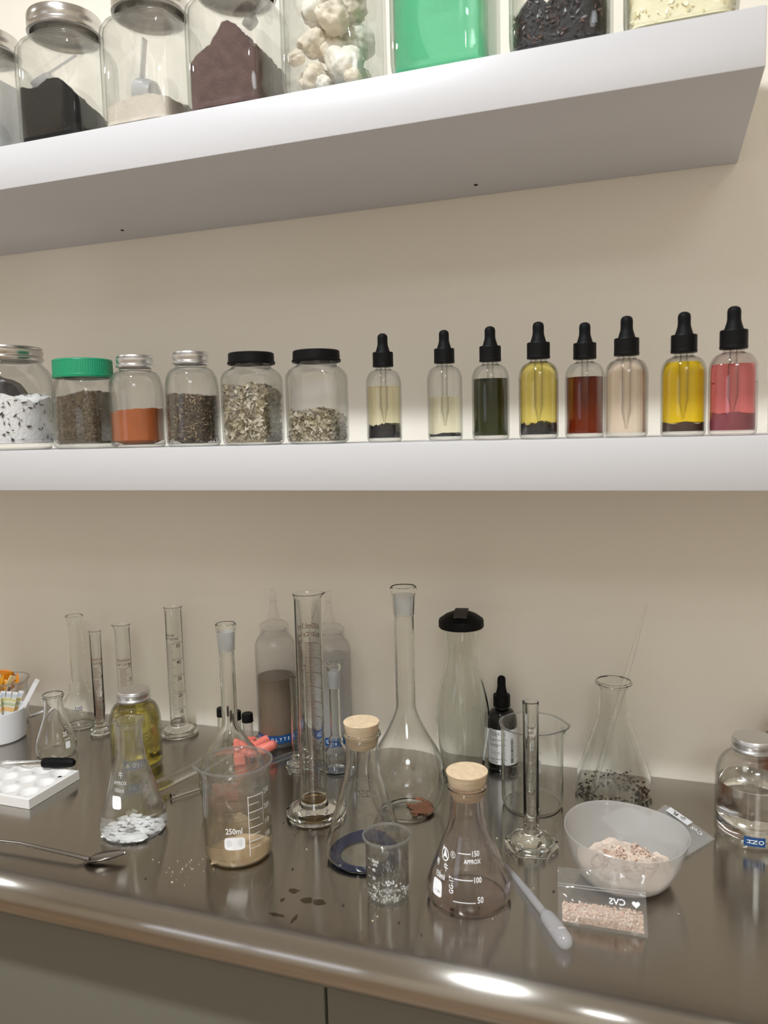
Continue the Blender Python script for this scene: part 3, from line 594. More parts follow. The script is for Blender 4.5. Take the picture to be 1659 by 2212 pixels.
def cylinder(label, x, y, r, H, br, bh, sides=0, rr=None, th_sp=None, group=None):
    t = thing('graduated_cylinder', label, 'cylinder', (x, y, ZC), 0, group)
    hr = facing(x, y)+PI/6
    P = [(r, bh+0.003), (r, bh+0.02), (r, H-0.006), (r*1.03, H-0.003), ((rr or r*1.15), H)]
    fn = spout(th_sp, r*0.35, H-0.010, H) if th_sp is not None else None
    inn = [(r-0.0013, H-0.004), (r-0.0013, bh+0.006), (r*0.7, bh+0.004), (0, bh+0.0036)]
    mb = MB(); lathe(mb, P+[((rr or r*1.15)-0.0008, H+0.0004)]+inn, 48, fn=fn, rot=hr); mb.build('glass_tube', CLEAR, t)
    mb = MB()
    def hexa(X, Y, Z, th):
        q = math.hypot(X, Y)
        if not sides or q < r*1.4: return X, Y, Z
        w_ = (q-r*1.4)/(br-r*1.4); d = (th-hr) % (PI/3)-PI/6; k = 1+w_*(cos(PI/6)/cos(d)*1.05-1); return X*k, Y*k, Z
    if sides: B = [(0, 0), (br*0.6, 0), (br*0.97, 0), (br, 0.0012), (br, bh*0.36), (br*0.95, bh*0.46), (br*0.75, bh*0.50), (r*1.7, bh*0.62), (r*1.15, bh*0.95), (r, bh+0.003)]
    else: B = [(0, 0), (br*0.5, 0.0006), (br*0.94, 0), (br, 0.0018), (br, bh*0.36), (br*0.96, bh*0.46), (br*0.75, bh*0.50), (r*1.8, bh*0.58), (r*1.2, bh*0.85), (r, bh+0.003)]
    lathe(mb, B, 48, fn=hexa, rot=hr); mb.build('foot', CLEAR, t, ang=0.5)
    return t, [(r, bh+0.003), (r, H)]
def beaker(label, x, y, r, H, rr, th_sp, amp, glass=GLASS, t_=0.0014):
    t = thing('beaker', label, 'beaker', (x, y, ZC))
    P = [(0, 0), (r*0.75, 0)]+smoothp([(r*0.88, 0.0004), (r*0.97, 0.004), (r, 0.011)], 5)+[(r, H*0.5), (r, H-0.010), (r*1.02, H-0.006), (rr-0.0008, H-0.0022), (rr, H-0.0008)]
    fn = spout(th_sp, amp, H-0.016, H) if amp else None
    mb = MB(); lathe(mb, shell(P, t_, 0.002), 64, fn=fn); mb.build('glass_body', glass, t)
    mb = MB(); lathe(mb, [(rr-0.0014, H-0.0012), (rr+0.0003, H-0.0010), (rr+0.0003, H+0.0006), (rr-0.0012, H+0.0010), (rr-0.0014, H-0.0012)], 64, fn=fn); mb.build('rim', RIMG, t)
    return t, P, [(p[0]-t_-0.0002, p[1]) for p in P if p[1] >= 0.0018 and p[0] > 0]
RIMG = thin('rim_glass', tint=(0.86, 0.86, 0.85), edge=(0.55, 0.56, 0.54), haze=0.16, hazecol=(0.9, 0.9, 0.88), f0=0.10)

def ladder(w, zs, x0, x1, th, mi=0):
    for z in zs: w.rect(x0, x1, z-th/2, z+th/2, mi)

# --- far left group
t, P, IP = beaker('glass beaker full of amber resin shards, at the picture edge behind the paper strips', -0.986, -0.078, 0.034, 0.072, 0.0375, -0.25, 0.009)
AMB = [M('amber_orange', lin((214, 132, 28)), 0.25, sub=0.3), M('amber_yellow', lin((240, 172, 50)), 0.25, sub=0.3), M('amber_dark', lin((70, 42, 14)), 0.2), M('amber_pale', lin((214, 190, 140)), 0.3)]
rng = random.Random(11)
for i in range(20):
    a = rng.uniform(0, 2*PI); q = 0.020*math.sqrt(rng.random()); z = 0.012+0.0033*i
    import bmesh
    sz = rng.uniform(0.009, 0.013); bm = bmesh.new()
    for k in range(9): bm.verts.new((rng.uniform(-1.2, 1.2)*sz, rng.uniform(-0.28, 0.28)*sz, rng.uniform(-0.9, 0.9)*sz))
    bmesh.ops.convex_hull(bm, input=bm.verts[:]); bmesh.ops.delete(bm, geom=[v for v in bm.verts if not v.link_faces], context='VERTS'); bm.verts.index_update()
    mb = MB(); mb.add([v.co[:] for v in bm.verts], [[v.index for v in f.verts] for f in bm.faces]); bm.free()
    hi = z > 0.05
    am = (i*7) % 4 if not hi else (0, 1, 3, 0, 1, 0, 2)[i % 7]
    o = mb.build('amber_shard', AMB[am], smooth=False, loc=(-0.986+q*cos(a), -0.078+q*sin(a), ZC+z), rot=(rng.uniform(-.4, .4), rng.uniform(-1.5, 1.5), rng.uniform(0, 6)))
    ord_ = 'first second third fourth fifth sixth seventh eighth ninth tenth eleventh twelfth thirteenth fourteenth fifteenth sixteenth seventeenth eighteenth nineteenth twentieth'.split()
    tag(o, ('glossy orange', 'glossy yellow', 'dark brown', 'pale tan')[am]+' amber shard in the beaker, '+ord_[i]+' from the bottom', 'resin', 'amber shards in the beaker')
# plastic cup with test strips
cx, cyy = -0.945, -0.133
t = thing('plastic_cup', 'small white plastic cup holding a fan of colour test strips', 'cup', (cx, cyy, ZC))
mb = MB(); lathe(mb, shell([(0, 0), (0.034, 0), (0.0365, 0.002), (0.0378, 0.010), (0.0385, 0.046)], 0.0014, 0.002), 44); mb.build('body', M('milky_plastic', (0.78, 0.775, 0.79), 0.35, sub=0.3), t)
SC = [M('strip_white', (0.84, 0.84, 0.85), 0.6), M('strip_orange', lin((236, 194, 128)), 0.6), M('strip_green', lin((190, 200, 160)), 0.6), M('strip_yellow', lin((220, 212, 150)), 0.6), M('strip_blue', lin((200, 208, 216)), 0.6), M('strip_deep_blue', lin((140, 164, 196)), 0.6), M('strip_pale', lin((222, 222, 216)), 0.6)]
fc = facing(cx, cyy); rx, ry = -sin(fc), cos(fc)
strips = [(-0.034, -0.30, 0), (-0.027, -0.24, 0), (-0.020, -0.18, 0), (-0.013, -0.11, 5), (-0.006, -0.05, 0), (0.001, 0.02, 0), (0.007, 0.08, 0), (0.012, 0.16, 0), (0.016, 0.26, 0), (0.020, 0.36, 0), (0.023, 0.52, 1)]
for i, (off, lean, kk) in enumerate(strips):
    mb = MB(); segs = [(0, 0.040, 0), (0.040, 0.047, 1), (0.047, 0.0485, 0), (0.0485, 0.0535, 2), (0.0535, 0.055, 0), (0.055, 0.0600, 3), (0.0600, 0.0615, 6), (0.0615, 0.067, 5 if kk == 5 else 4), (0.067, 0.0705, 0)]
    if kk == 1: segs = [(0, 0.088, 0), (0.088, 0.094, 6)]
    for a, b, c in segs: mb.box(-0.0034, 0.0034, -0.0003, 0.0003, a, b, c)
    dpt = 0.007*((i % 3)-1)
    o = mb.build('test_strip', SC, smooth=False, loc=(cx+rx*off*0.45+cos(fc)*(0.012+dpt*0.6), cyy+ry*off*0.45+sin(fc)*(0.012+dpt*0.6), ZC+0.004))
    o.rotation_euler = Matrix.Rotation(fc+PI/2, 3, 'Z').to_euler() if False else (Matrix.Rotation(fc+PI/2, 3, 'Z') @ Matrix.Rotation(lean, 3, 'Y')).to_euler()
    if kk == 1: tag(o, 'long plain test strip leaning far out over the cup rim', 'strip', 'test strips in the cup')
    elif kk == 5: tag(o, 'test strip with a deep blue tip standing in the white cup', 'strip', 'test strips in the cup')
    else: tag(o, ('first', 'second', 'third', 'fourth', 'fifth', 'sixth', 'seventh', 'eighth', 'ninth', 'tenth')[i]+' banded colour test strip from the left in the white cup', 'strip', 'test strips in the cup')
mb = MB(); mb.box(-0.026, 0.026, -0.0035, 0.0035, 0, 0.0012); o = mb.build('plastic_strip', WHITEP, smooth=False, loc=(-0.968, -0.028, ZC), rot=(0, 0, 1.35)); tag(o, 'flat white plastic strip on the steel behind the small empty conical flask', 'strip')
# small conical flask
t, P, IP = erlenmeyer('conical_flask', 'smallest empty conical flask, between the white cup and the spot plate', -0.819, -0.154, 0.0281, 0.087, 0.0128, 0.0153, 0.062, glass=CLEAR, t_=0.0018)
w = Wrap(P, facing(-0.819, -0.154)); w.patch(0.0165, 0.017, 0.0075, 0.0095); w.rect(0.012, 0.021, 0.0245, 0.0252); w.text('25', 0.013, 0.032, 0.008); w.mb.build('printed_scale', WPRINT, t)
# left volumetric flask
t, P = vol_flask('empty volumetric flask by the wall behind the smallest conical flask', -0.861, -0.054, 0.0290, 0.176, 0.0102, 0.068, 0.0200, plug=False)
w = Wrap(P, facing(-0.861, -0.054)); w.text('100', -0.002, 0.035, 0.0095); w.mb.build('printed_mark', PURP, t)
# three cylinders by the wall
def scale(t, P, th0, z_hi, step, n, minor, size, labels, hdr, mat, xl, wl, ring=None, lab_x=0.0, flip=False, hz=None, tk=0.0006):
    w = Wrap(P, th0)
    for k in range(n+1):
        z = z_hi-step*k
        if ring: w.rect(ring[0], ring[1], z-tk/2, z+tk/2)
        if k < len(labels) and labels[k]: w.text(labels[k], lab_x, z+size*0.55, size)
        if k < n:
            for j in range(1, minor):
                zz = z-step*j/minor; ww = wl*(1.35 if 2*j == minor else 1.0); w.rect(xl, xl+ww, zz-tk/2, zz+tk/2)
    if hdr:
        for i, h in enumerate(hdr): w.text(h, 0, (hz or z_hi+size*2.6)-i*size*1.05, size*(1.05 if i == 0 else 0.85))
    w.mb.build('printed_scale', mat, t)
t, P = cylinder('slender graduated cylinder with brown markings, nearest the corner volumetric flask', -0.808, -0.072, 0.0083, 0.160, 0.0155, 0.012, rr=0.0092)
scale(t, P, facing(-0.808, -0.072), 0.106, 0.0195, 5, 10, 0.0058, ['10', '8', '6', '4', '2'], ['10ml:0.2ml', 'Ex20°C'], BRPRINT, -0.006, 0.008, (0.004, 0.010), 0.006, hz=0.117)
t, P = cylinder('graduated cylinder with brown markings rising behind the yellow oil bottle', -0.765, -0.063, 0.0108, 0.170, 0.0210, 0.013, rr=0.012, th_sp=facing(-0.765, -0.063)-1.6)
scale(t, P, facing(-0.765, -0.063), 0.105, 0.0205, 4, 10, 0.0062, ['25', '20', '15', '10'], ['25ml:0.5ml', 'Ex20°C±0.25ml'], BRPRINT, -0.007, 0.010, (-0.009, 0.013), 0.009, hz=0.117)
t, P = cylinder('graduated cylinder with dark numbered rings from 5 to 50 and a wide round foot', -0.689, -0.040, 0.0122, 0.196, 0.0290, 0.015, rr=0.0134)
th = facing(-0.689, -0.040); w = Wrap(P, th)
for v, z in ((50, .1385), (40, .1132), (30, .0880), (20, .0625), (10, .0370), (5, .0230)):
    w.text(str(v), 0.005, z, 0.0082); w.rect(-0.004, 0.000, z+0.003, z+0.0035); w.rect(0.0105, 0.016, z+0.003, z+0.0035); w.rect(-0.003, 0.015, z+0.0052, z+0.0056)
for k in range(56):
    z = 0.1385+0.003-k*0.00254*0.93
    if z > 0.021: w.rect(-0.012, -0.0045+(0.003 if k % 5 == 0 else 0), z-0.00022, z+0.00022)
w.text('50ml:1ml', -0.009, 0.155, 0.0058); w.text('Ex20°C±0.5ml', -0.007, 0.1495, 0.0052); w.mb.build('printed_scale', KPRINT, t)
# yellow oil bottle
OILM = glassy('pale_oil', (0.90, 0.86, 0.50), 1.36)
t, IP = dome_bottle('oil_bottle', 'silver-capped bottle of pale yellow oil behind the flask of white powder', -0.675, -0.160, ZC, 0.0342, 0.1085, 0.0195, 0.0215)
mb = MB(); fill(mb, IP, 0.0036, lambda x, y: 0.083, 48, 4, 2, gap=0.0004, lev=14); mb.build('liquid', OILM, t)
w = Wrap([(0.0342, 0), (0.0342, 0.06)], facing(-0.675, -0.160)-0.12); w.rect(-0.016, 0.016, 0.009, 0.021)
w.mb.build('label_tape', BLUETAPE, t); w = Wrap([(0.0342, 0), (0.0342, 0.06)], facing(-0.675, -0.160)-0.12, 0.0005); w.text('A  O I L', 0.0, 0.015, 0.0080); w.mb.build('label_text', WPRINT, t)
# spot plate with wells
t = thing('spot_plate', 'white porcelain spot plate with round wells, black-bulbed dropper lying on it', 'tray', (-0.785, -0.262, ZC), 0.0)
mb = MB(); nx, ny = 60, 44; LX, LY, HZ = 0.122, 0.088, 0.0125
wells = [(-0.0445+0.0297*i, -0.028+0.028*j) for i in range(4) for j in range(3)]
def ztop(x, y):
    z = 0.0
    for a, b in wells:
        d = math.hypot(x-a, y-b)/0.0118
        if d < 1: z = min(z, -0.0062*(1-d*d)**0.7)
        elif d < 1.15: z += 0.0005*(1-abs(d-1.07)/0.08)
    return HZ+z
b0 = len(mb.v)
for j in range(ny+1):
    for i in range(nx+1):
        x, y = -LX/2+LX*i/nx, -LY/2+LY*j/ny; ed = min(x+LX/2, LX/2-x, y+LY/2, LY/2-y)
        mb.v.append((x, y, ztop(x, y)-(0.0008 if ed < 1e-5 else 0)))
for j in range(ny):
    for i in range(nx): q = j*(nx+1)+i; mb.f.append((q, q+1, q+nx+2, q+nx+1)); mb.m.append(0)
ring = [(-LX/2, -LY/2), (LX/2, -LY/2), (LX/2, LY/2), (-LX/2, LY/2)]
for k in range(4):
    a, b = ring[k], ring[(k+1) % 4]
    mb.add([(a[0], a[1], 0), (b[0], b[1], 0), (b[0], b[1], HZ-0.0008), (a[0], a[1], HZ-0.0008)], [(0, 1, 2, 3)])
mb.add([(a, b, 0) for a, b in ring], [(3, 2, 1, 0)]); mb.build('plate', CERAM, t, ang=0.7)
mb = MB(); rock(mb, (0, 0, 0), 0.0028, 3, 1, 0.4, (1, 0.6, 0.5)); o = mb.build('charcoal_crumb', BPOW, loc=(-0.7415, -0.234, ZC+0.0078), rot=(0, 0, 0.5)); tag(o, 'black charcoal crumb in a well at the corner of the spot plate', 'crumb')
t = thing('dropper_pipette', 'glass dropper with a black rubber bulb resting across the white spot plate', 'pipette', (-0.765, -0.222, ZC+0.0195)); t.rotation_euler = (0, -0.055, 0.16)
mb = MB(); tube(mb, [(-0.012, 0, 0), (-0.010, 0, 0), (0.004, 0, 0.0), (0.022, 0, 0), (0.030, 0, 0), (0.0335, 0, 0), (0.0345, 0, 0)], [0.0062, 0.0066, 0.0068, 0.0066, 0.0058, 0.0038, 0.001], 18); mb.build('rubber_bulb', BLACKR, t)
mb = MB(); tube(mb, [(-0.105, 0, -0.001), (-0.095, 0, -0.001), (-0.08, 0, -0.0008), (-0.013, 0, 0)], [0.001, 0.0012, 0.0030, 0.0032], 14); mb.build('glass_tube', TUBEG, t)
# spatula
SPM = M('spatula_steel', (0.33, 0.31, 0.29), 0.22, 1.0)
t = thing('spatula_spoon', 'thin steel spatula spoon lying near the front edge of the counter', 'spoon', (-0.60, -0.384, ZC)); t.rotation_euler = (0, 0, 0.03)
mb = MB(); tube(mb, [(-0.16, -0.004, 0.006), (-0.06, 0.0, 0.008), (0.012, -0.002, 0.006), (0.030, 0.0, 0.003)], [0.0022, 0.0022, 0.0022, 0.0026], 12); mb.build('handle', SPM, t)
mb = MB()
for j in range(9):
    for i in range(13):
        u, v = i/12, j/8*2-1; x = 0.026+0.040*u; wd = 0.0095*math.sin(PI*min(1, 0.12+u*0.88))**0.6; y = v*wd+0.009*u*u*1.6; z = 0.0014+0.0052*v*v*sin(PI*u)**0.5+0.006*u*u; mb.v.append((x, y, z))
for j in range(8):
    for i in range(12): q = j*13+i; mb.f.append((q, q+1, q+14, q+13)); mb.m.append(0)
o = mb.build('spoon_bowl', SPM, t); md = o.modifiers.new('s', 'SOLIDIFY'); md.thickness = 0.0007
# flask of white powder
t, P, IP = erlenmeyer('conical_flask', 'open conical flask with clumps of bright white powder in the bottom', -0.567, -0.311, 0.0372, 0.132, 0.0150, 0.0176, 0.094, t_=0.0022)
w = Wrap(P, facing(-0.567, -0.311)); w.patch(-0.0185, 0.046, 0.0115, 0.0135); w.mb.build('label_patch', WPRINT, t)
w = Wrap(P, facing(-0.567, -0.311)); w.text('100ml', -0.015, 0.0585, 0.006); w.text('APPROX', -0.0135, 0.066, 0.0052); w.text('牛', -0.012, 0.074, 0.007); w.mb.build('printed_scale', DPRINT, t)
fw_ = facing(-0.567, -0.311)-0.6
WHP = M('bright_white_powder', (0.95, 0.95, 0.96), 0.85, bump=0.6, bscale=240)
mb = MB(); rng = random.Random(7)
for i in range(120):
    a = rng.uniform(0, 2*PI); q = 0.0325*rng.random()**0.5; k = 0.5+0.5*cos(a-fw_); sz = rng.uniform(0.0012, 0.0030)+0.0032*k*k*rng.random()
    rock(mb, (q*cos(a), q*sin(a), 0.0022+sz*0.35), sz, i, 2, 0.5, (1.5, 1.2, 0.45))
o = mb.build('powder', WHP, t, ang=0.9); o['kind'] = 'stuff'
# 250 ml beaker
bx, by = -0.425, -0.320; fb = facing(bx, by)
t, P, IP = beaker('beaker marked 250ml with tan powder residue in the bottom', bx, by, 0.0362, 0.103, 0.0392, fb-1.45, 0.006, t_=0.002)
w = Wrap(P, fb)
r_ = 0.0362
for v, z in (('250', .0765), ('200', .060), ('150', .0435), ('100', .029)):
    w.text(v, 0.98*r_, z, 0.0076); w.rect(0.30*r_, 0.80*r_, z-0.0004, z+0.0004)
for z in (.0685, .052, .036, .0215): w.rect(0.32*r_, 0.66*r_, z-0.0003, z+0.0003)
w.rect(0.30*r_, 0.30*r_+0.0007, 0.013, 0.078); w.rect(0.80*r_, 0.80*r_+0.0005, 0.045, 0.078)
w.text('250ml', -0.125*r_, 0.0425, 0.0086); w.patch(-0.118*r_, 0.0295, 0.0215, 0.0135); w.mb.build('printed_scale', WPRINT, t)
TAN = M('tan_residue', lin((204, 178, 142)), 0.9, bump=0.5, bscale=220, var=0.18, vscale=50)
mb = MB(); fill(mb, IP, 0.0022, lambda x, y: 0.0034+0.010*math.exp(-(((x-0.012)/0.018)**2+((y-0.016)/0.012)**2)), 44, 10, 2, rough=0.0016, fz=120); o = mb.build('powder_residue', TAN, t, ang=0.9); o['kind'] = 'stuff'
DUST = thin('dusty_coat', tint=(0.90, 0.88, 0.84), edge=(0.85, 0.83, 0.78), haze=0.14, hazecol=lin((190, 172, 146)), f0=0.0, gl=0.0)
mb = MB(); lathe(mb, [(0.0343, 0.008), (0.0345, 0.020), (0.0345, 0.040), (0.0344, 0.052)], 48); o = mb.build('dust_film', DUST, t); o['kind'] = 'stuff'
# 250 volumetric flask behind it
t, P = vol_flask('volumetric flask with a frosted neck standing behind the 250ml beaker', -0.489, -0.222, 0.0405, 0.225, 0.0093, 0.098, 0.027)
w = Wrap(P, facing(-0.489, -0.222)-0.1); w.text('250', -0.002, 0.034, 0.015); w.mb.build('printed_mark', GREYINK, t)
# small vials
for i, (x, y, h, lb) in enumerate(((-0.612, -0.040, 0.047, 'tiny glass vial with black cap, first in the trio behind the beaker'), (-0.585, -0.047, 0.047, 'tiny black-capped vial in the middle of its trio, seen through the flask neck'), (-0.561, -0.055, 0.049, 'tiny glass vial with black cap, nearest the brown squeeze bottle'))):
    t = thing('sample_vial', lb, 'vial', (x, y, ZC), 0, 'black-capped sample vials')
    mb = MB(); lathe(mb, shell([(0, 0), (0.0068, 0), (0.0074, 0.001), (0.0074, h-0.016), (0.006, h-0.012), (0.006, h-0.006)], 0.0008, 0.0012), 24); mb.build('glass_body', GLASS, t)
    mb = MB(); lathe(mb, [(0.006, h-0.0125), (0.0083, h-0.0125), (0.0080, h-0.001), (0.0074, h), (0, h)], 28); mb.build('cap', BLACKP, t)
# burette with coral stopcock, and a glass rod
t = thing('burette', 'glass burette with coral pink stopcock lying on the steel behind the beaker', 'burette', (-0.60, -0.226, ZC+0.0085)); t.rotation_euler = (0, 0, 1.32)
mb = MB(); tube(mb, [(-0.01, 0, 0), (0.0, 0, 0), (0.13, 0, 0), (0.138, 0, 0), (0.142, 0, 0)], [0.0075, 0.0075, 0.0075, 0.0045, 0.003], 20); tube(mb, [(0.18, 0, 0), (0.20, 0, 0.0), (0.215, 0, 0)], [0.0035, 0.003, 0.0012], 14); mb.build('glass_tube', TUBEG, t)
mb = MB()
for k in range(44):
    x = 0.004+k*0.0026; L = 0.0032 if k % 5 else 0.0055
    mb.add([(x-0.0002, 0.0005-L*0.5, 0.00772), (x+0.0002, 0.0005-L*0.5, 0.00772), (x+0.0002, 0.0005+L*0.5, 0.00772), (x-0.0002, 0.0005+L*0.5, 0.00772)], [(0, 1, 2, 3)])
mb.add([(0.118, -0.0025, 0.00775), (0.118, 0.0025, 0.00775), (0.112, 0, 0.00775)], [(0, 1, 2)]); mb.build('printed_scale', KPRINT, t)
mb = MB(); tube(mb, [(0.142, 0, 0), (0.150, 0, 0), (0.172, 0, 0), (0.182, 0, 0)], [0.005, 0.0075, 0.0075, 0.005], 18)
tube(mb, [(0.161, -0.022, 0), (0.161, -0.015, 0.001), (0.161, 0.012, 0.001), (0.161, 0.014, 0.001)], [0.006, 0.0075, 0.0078, 0.006], 18); tube(mb, [(0.155, -0.024, 0.003), (0.172, -0.026, 0.005), (0.185, -0.027, 0.006), (0.188, -0.027, 0.006)], [0.0055, 0.0068, 0.0062, 0.003], 16)
mb.build('stopcock', CORAL, t)
t = thing('clamp_jaw', 'coral pink rubber grip lying between the vials and the beaker', 'grip', (-0.525, -0.090, ZC+0.008)); t.rotation_euler = (0, 0, 0.5)
mb = MB(); tube(mb, [(-0.022, 0, 0), (-0.018, 0, 0.001), (0.0, 0, 0.003), (0.016, 0, 0.008), (0.022, 0, 0.010), (0.025, 0, 0.011)], [0.005, 0.0068, 0.0072, 0.0072, 0.006, 0.002], 18); mb.build('finger', CORAL, t)
mb = MB(); mb.box(-0.034, -0.016, -0.022, -0.006, -0.007, 0.007, bev=0.0025); mb.build('block', CORAL, t)
t = thing('stirring_rod', 'thin glass rod lying on the steel alongside the burette', 'rod', (-0.566, -0.22, ZC+0.0035))
mb = MB(); tube(mb, [(-0.006, -0.012, 0), (0.040, 0.067, 0), (0.084, 0.150, 0)], 0.0034, 14); mb.build('shaft', TUBEG, t)
# squeeze bottles
def squeeze(label, x, y, r, col, level, word, lab, h=0.150, dth=0.0):
    t = thing('squeeze_bottle', label, 'bottle', (x, y, ZC), 0, 'tall squeeze bottles by the wall')
    P = [(0, 0)]+smoothp([(r*0.9, 0), (r*0.985, 0.003), (r, 0.009)], 4)+[(r, h*0.5), (r, h-0.006)]+smoothp([(r*0.985, h), (r*0.85, h+0.008), (r*0.68, h+0.013)], 4)+[(r*0.62, h+0.015), (r*0.62, h+0.020)]
    mb = MB(); lathe(mb, shell(P, 0.0012, 0.002), 44); mb.build('body', LDPE, t)
    z = h+0.012; cr = r*0.72
    mb = MB(); lathe(mb, [(cr*0.93, z), (cr, z), (cr, z+0.0035), (cr*0.94, z+0.005), (cr*0.94, z+0.0075), (cr, z+0.009), (cr*0.98, z+0.015), (cr*0.80, z+0.018), (0.0085, z+0.0215), (0.0066, z+0.029), (0.0035, z+0.050), (0.0030, z+0.051), (0, z+0.051)], 36); mb.build('nozzle_cap', LDPE, t)
    mb = MB(); lathe(mb, [(0.0036, z+0.0475), (0.0050, z+0.0475), (0.0040, z+0.060), (0.0028, z+0.066), (0, z+0.067)], 18); mb.build('tip_cover', WHITEP if False else LDPE, t)
    IP = [(p[0]-0.0014, p[1]) for p in P if p[1] >= 0.002 and p[0] > 0]
    mb = MB(); fill(mb, IP, 0.0024, lambda a, b: level, 40, 3, 2, gap=0.0003, lev=10); mb.build('liquid', col, t)
    th = facing(x, y)+dth; Q = [(r, 0), (r, 0.1)]
    w = Wrap(Q, facing(x, y), 0.0004); w.rect(-r*1.45, r*1.45, lab[0], lab[1]); w.mb.build('label_tape', BLUETAPE, t)
    w = Wrap(Q, th, 0.0006); n = len(word)
    for i, ch in enumerate(word): w.text(ch, (i-(n-1)/2)*0.0060, (lab[0]+lab[1])/2, 0.0068)
    w.mb.build('label_text', WPRINT, t)
squeeze('clear squeeze bottle half full of brown liquid with a blue label tape', -0.525, -0.031, 0.0287, M('brown_liquid', lin((100, 76, 36)), 0.25, spec=0.1, sub=0.0), 0.101, 'ELECTROLYTE', (0.009, 0.0205), dth=-0.49)
squeeze('cloudy squeeze bottle nearly full of clear liquid, behind the smallest volumetric flask', -0.438, -0.031, 0.0290, thin('cloudy_liquid', tint=(0.90, 0.90, 0.90), edge=(0.7, 0.7, 0.7), haze=0.30, hazecol=(0.85, 0.84, 0.84)), 0.137, 'ACID', (0.016, 0.0275), dth=-0.14)
# small volumetric flask
vol_flask('smallest volumetric flask with frosted neck, in front of the cloudy squeeze bottle', -0.404, -0.098, 0.0178, 0.147, 0.0072, 0.046, 0.0165)
# thin cylinder
t, P = cylinder('short slim unmarked cylinder with a round foot behind the tall 100ml cylinder', -0.457, -0.102, 0.0095, 0.128, 0.0195, 0.012, rr=0.0102)
w = Wrap(P, facing(-0.457, -0.102)); 
for k in range(12): w.rect(-0.004, 0.0, 0.02+k*0.0055, 0.0204+k*0.0055)
w.mb.build('printed_scale', GREYINK, t)
# 100 ml cylinder
x, y = -0.382, -0.219
t, P = cylinder('tall 100ml graduated cylinder with brown rings and mirrored lettering', x, y, 0.0152, 0.266, 0.0334, 0.017, rr=0.0166, th_sp=facing(x, y)+1.55)
thb = facing(x, y)+PI; w = Wrap(P, thb)
w.text('100ml:1ml', 0.0, 0.2225, 0.0098, bold=1); w.text('Ex20°C±1ml', 0.0, 0.2125, 0.0075)
for k in range(11):
    z = 0.2025-0.0176*k
    w.rect(-0.030, 0.006, z-0.0004, z+0.0004)
    if k < 10:
        w.text(str(100-10*k), 0.0115, z+0.0025, 0.0070)
        for j in range(1, 10): zz = z-0.00176*j; L = 0.0065 if j != 5 else 0.010; w.rect(-L, 0.0055, zz-0.0003, zz+0.0003)
w.mb.build('printed_scale', BRPRINT, t)
mb = MB(); fill(mb, [(0.0138, 0), (0.0138, 0.1)], 0.0197, lambda a, b: 0.0213, 32, 3, 2); mb.build('residue', thin('brown_residue', tint=(0.72, 0.60, 0.42), edge=(0.35, 0.25, 0.15), ep=1.5), t)
# large volumetric flask
t, P = vol_flask('largest volumetric flask with a long frosted neck and copper residue in its bulb', -0.279, -0.177, 0.0448, 0.270, 0.0116, 0.120, 0.029)
IPv = [(max(p[0]-0.0016, 0.001), p[1]) for p in P if p[1] >= 0.0006 and p[0] > 0.0]
mb = MB(); rng = random.Random(15)
for i in range(60):
    a = rng.gauss(0.5, 0.7); q = rng.uniform(0.006, 0.029); rock(mb, (q*cos(a), q*sin(a), 0.0032+0.10*max(0, q-0.02)), rng.uniform(0.0012, 0.0045), i, 1, 0.5, (1.5, 1.1, 0.22))
o = mb.build('copper_residue', M('copper_residue', lin((140, 88, 62)), 0.6, bump=0.5, bscale=180, var=0.4, vscale=60), t, ang=0.9); o['kind'] = 'stuff'
# corked flasks
def cork(t, H, r_top, r_bot, up, down):
    mb = MB(); lathe(mb, [(0, H-down), (r_bot*0.97, H-down), (r_bot, H-down+0.001), (r_top, H+up-0.0006)], 44, mi=1); lathe(mb, [(r_top, H+up-0.0006), (r_top*0.985, H+up), (0, H+up)], 44, mi=0); mb.build('cork_stopper', [CORK, CORKS], t)
t, P, IP = erlenmeyer('conical_flask', 'corked conical flask with a ring of deep blue liquid behind the smallest beaker', -0.293, -0.285, 0.0410, 0.136, 0.0172, 0.0203, 0.098, glass=CLEAR, t_=0.0024)
cork(t, 0.136, 0.0190, 0.0142, 0.0115, 0.0155)
BLUEL = M('deep_blue_liquid', (0.003, 0.017, 0.085), 0.15, spec=0.25)
mb = MB(); lathe(mb, [(0.026, 0.0021), (0.0355, 0.0021), (0.0385, 0.006), (0.0372, 0.0095), (0.034, 0.0060), (0.027, 0.0032), (0.026, 0.0021)], 56, fn=lambda X, Y, Z, th: (X, Y, 0.0021+(Z-0.0021)*(0.6+0.30*sin(th*1.0-0.3)-0.15*sin(3*th)))); mb.build('liquid', BLUEL, t)
w = Wrap(P, facing(-0.293, -0.285)+PI)
for v, z in (('250', .073), ('200', .0545), ('150', .038), ('100', .026)):
    w.text(v, 0.003, z, 0.0075); w.rect(-0.022, -0.006, z-0.0003, z+0.0003)
w.mb.build('printed_scale', DPRINT, t)
w = Wrap(P, facing(-0.293, -0.285)+PI-0.05); w.text('250', 0.002, 0.0545, 0.0135); w.mb.build('ink_mark', GREYINK, t)
x, y = -0.171, -0.324
t, P, IP = erlenmeyer('conical_flask', 'corked conical flask marked 150ml, clouded mauve inside, standing nearest the counter edge', x, y, 0.0405, 0.113, 0.0170, 0.0196, 0.076, glass=MAUVEG, t_=0.0024)
cork(t, 0.113, 0.0200, 0.0142, 0.0125, 0.0135)
w = Wrap(P, facing(x, y)); R3 = lambda z: rat(P, z)
def sl(d0, d1, z, th=0.0007): r = R3(z); w.rect(d0*r, d1*r, z-th/2, z+th/2)
